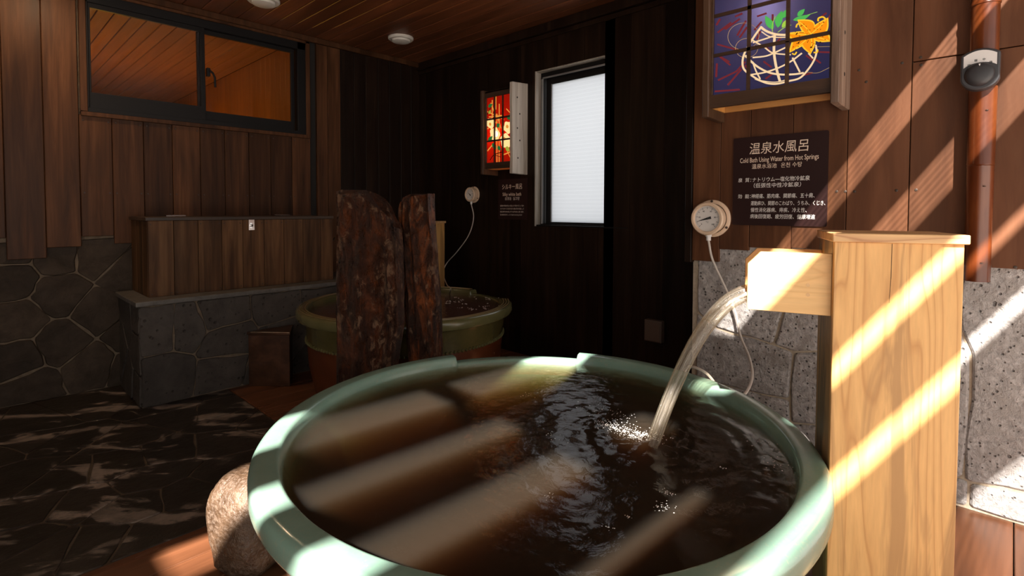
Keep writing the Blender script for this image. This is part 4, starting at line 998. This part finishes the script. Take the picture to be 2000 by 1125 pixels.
# ================================================================== BAMBOO PIPE AND CONTROL DIAL
pc = onX(1921, 140, XB-.062); pr_ = .042
pipe = empty('bamboo_pipe', (XB-.062, pc.y, 0), 0, 'amber bamboo pipe running up the brown panel wall', 'pipe')
zA_, zB_ = onX(1914, 172, XB-.062).z, onX(1910, 549, XB-.062).z; zn = onX(1912, 322, XB-.1).z
MB().lathe([(0, zB_), (pr_*.93, zB_), (pr_*.95, zn-.006), (pr_*.985, zn-.003), (pr_*.94, zn), (pr_*.985, zn+.003), (pr_*.97, zn+.006), (pr_, zA_), (0, zA_)], 40).build('lower_pipe', M['bamboo'], pipe, smooth=True)
zt0 = onX(1920, 97, XB-.062).z; zcap = onX(1922, 4, XB-.1).z
MB().lathe([(0, zt0-.06), (pr_, zt0-.06), (pr_, zcap-.004), (pr_*1.06, zcap-.002), (pr_*1.06, zcap+.008), (pr_, zcap+.012), (pr_*1.01, 2.9), (0, 2.9)], 40).build('upper_pipe', M['bamboo'], pipe, smooth=True)
for q in [(1938, 215), (1925, 365), (1928, 515)]:
    p = onX(*q, XB-.1); a = R(-105); MB().lathe([(0, 0), (.005, .001), (.005, .003), (0, .003)], 8, (pr_*math.cos(R(200)), pr_*math.sin(R(200)), p.z)).build('screw', M['screw'], pipe)
dc = onX(1914, 132, XB-.135)
dial = empty('control_dial', (XB-.112, dc.y, dc.z), R(-90), 'charcoal rotary control dial with white label mounted on the bamboo pipe', 'control dial')
body = []
for i in range(33):
    a = math.pi*i/32; body.append((-.074*math.cos(a)*-1, .048+.034*math.sin(a)))
def dshape(w, zt, zb, top, k=1.0):
    pts = []
    for i in range(13): t = i/12; pts.append((w*(1-2*t), zt+top*(1-(1-2*t)**2)))
    for i in range(1, 20): a = math.pi+math.pi*i/20; pts.append((w*math.cos(a), zb+w*.86*math.sin(a)))
    return pts
MB().prism(dshape(.056, .05, -.034, .02), -.03, .02).build('case', M['dial_body'], dial, bevel=.006, seg=2)
lab = []
for i in range(13): t = i/12; lab.append((.046*(1-2*t), .045+.017*(1-(1-2*t)**2)))
for i in range(0, 13): t = i/12; x_ = -.046+.092*t; lab.append((x_, -.018+.036*math.sqrt(max(0, 1-(x_/.056)**2))))
lb = MB().prism(lab, -.0306, -.029).build('label_plate', M['label_white'], dial)
for tx, a in (('切', 140), ('弱', 107), ('中', 74), ('強', 42)):
    text_mesh(tx, M['ink'], .009, lb, (.040*math.cos(R(a)), -.0312, -.018+.046*math.sin(R(a))), 'CENTER', .0002, name='marking')
kb = MB().lathe([(0, -.052), (.026, -.052), (.037, -.048), (.042, -.04), (.0435, -.03), (.0435, -.028)], 40, (0, 0, -.026), 'y').build('knob', M['dial_grey'], dial, smooth=True)
MB().add([(-.003, -.0535, .008), (.003, -.0535, .008), (0, -.0535, .0)], [(0, 1, 2)]).build('pointer_mark', M['label_white'], kb)

# ================================================================== SMALL FITTINGS
p = onX(1260, 664, XF-.03); q = onX(1294, 628, XF-.03)
jb = empty('junction_box', (XF, p.y, p.z), R(-90), 'plain grey-brown junction box low on the dark far wall', 'junction box')
jw, jh = p.y-q.y, q.z-p.z
MB().box(0, jw, -.045, 0, 0, jh).build('case', M['dark_box'], jb, bevel=.005, seg=2)
MB().box(.006, jw-.006, -.05, -.045, .006, jh-.006).build('cover', M['dark_box'], jb, bevel=.003)
for (q, lab_) in ((None, 'round lit ceiling downlight at the left end of the row, over the left wall planks'), ((783, 76), 'round white ceiling downlight above the two standing stones'), ((515, 2), 'round white ceiling downlight above the window, cut by the top of the picture')):
    p = onZ(*q, ZC-.01) if q else Vector((.34, 3.83, ZC)); dl = empty('downlight', (p.x, p.y, ZC), 0, lab_, 'ceiling light', 'ceiling downlights')
    MB().lathe([(.105, 0), (.105, -.012), (.098, -.02), (.08, -.022), (.076, -.018)], 40).build('trim_ring', M['lamp_white'], dl, smooth=True)
    MB().lathe([(.078, -.018), (.074, -.034), (.06, -.04), (0, -.042)], 40).build('diffuser', M['lamp_white'] if q else emit('lit_diffuser', (1, .72, .42), 3.0), dl, smooth=True)
    if not q:
        dq = bpy.data.lights.new('downlight_lamp', 'AREA'); dq.shape = 'DISK'; dq.size = .13; dq.energy = 8.0; dq.color = (1, .7, .42)
        do = bpy.data.objects.new('downlight_lamp', dq); COL.objects.link(do); do.parent = dl; do.location = (0, 0, -.046)

# ================================================================== SLATTED PERGOLA over the open side (casts the bars of sun)
ZP = 3.0
def yP(c, x): return (c-.57*ZP-.056*x)/.82
pg = empty('pergola', (0, -3.0, 0), 0, 'slatted wooden pergola over the open side of the bathing area', 'pergola')
slang = math.atan2(-.056, .82)
gaps = [(.597, .645), (.785, .83), (1.03, 1.16), (1.31, 1.42), (1.59, 1.77)]
edges = [.27]+[e for g in gaps for e in g]+[2.55]
def slat(ca, cb, xa=-3.8, xb=2.72, nm='slat', th=.012):
    vs = [(xa, yP(ca, xa)+3, ZP-th), (xb, yP(ca, xb)+3, ZP-th), (xb, yP(cb, xb)+3, ZP-th), (xa, yP(cb, xa)+3, ZP-th)]
    vs += [(a, b, ZP+th) for a, b, _ in vs]
    MB().add(vs, [(0, 3, 2, 1), (4, 5, 6, 7), (0, 1, 5, 4), (1, 2, 6, 5), (2, 3, 7, 6), (3, 0, 4, 7)]).build(nm, M['slat'], pg)
for a, b_ in zip(edges[0::2], edges[1::2]):
    n = max(1, round((b_-a)/.14))
    for k in range(n): slat(a+(b_-a)*k/n, a+(b_-a)*(k+1)/n)
slat(1.59, 1.77, -.45, 2.72)
for ca, cb in gaps: slat(ca, cb, -3.8, -2.8)
# unseen boards added across some of the gaps to break the bars of light
slat(1.59, 1.77, -1.44, -1.34, 'added_cross_board'); slat(1.03, 1.16, -1.48, -1.26, 'added_cross_board'); slat(1.03, 1.16, -1.02, -.69, 'added_cross_board'); slat(.785, .83, -1.38, -.84, 'added_cross_board'); slat(1.03, 1.16, -.28, .55, 'added_cross_board'); slat(1.31, 1.42, -1.42, .1, 'added_cross_board')
# unseen thin reeds added in the gaps to soften the bars of light
for ca, cb, n, x0, hw in ((1.03, 1.16, 7, -.25, .0044), (1.31, 1.42, 6, -.25, .0044), (-.1, .27, 20, -3.8, .0036)):
    for k in range(n):
        c = ca+(cb-ca)*(k+.5)/n; slat(c-hw, c+hw, x0, 2.72, 'added_reed', .002)
for x in (-3.75, 2.68):
    MB().box(x-.04, x+.04, -.2, 4.0, ZP+.012, ZP+.11).build('rafter', M['slat'], pg)
for y in (-.15, 3.9): MB().box(-3.8, -3.7, y-.05, y+.05, -.06, ZP+.012).build('post', M['slat'], pg)
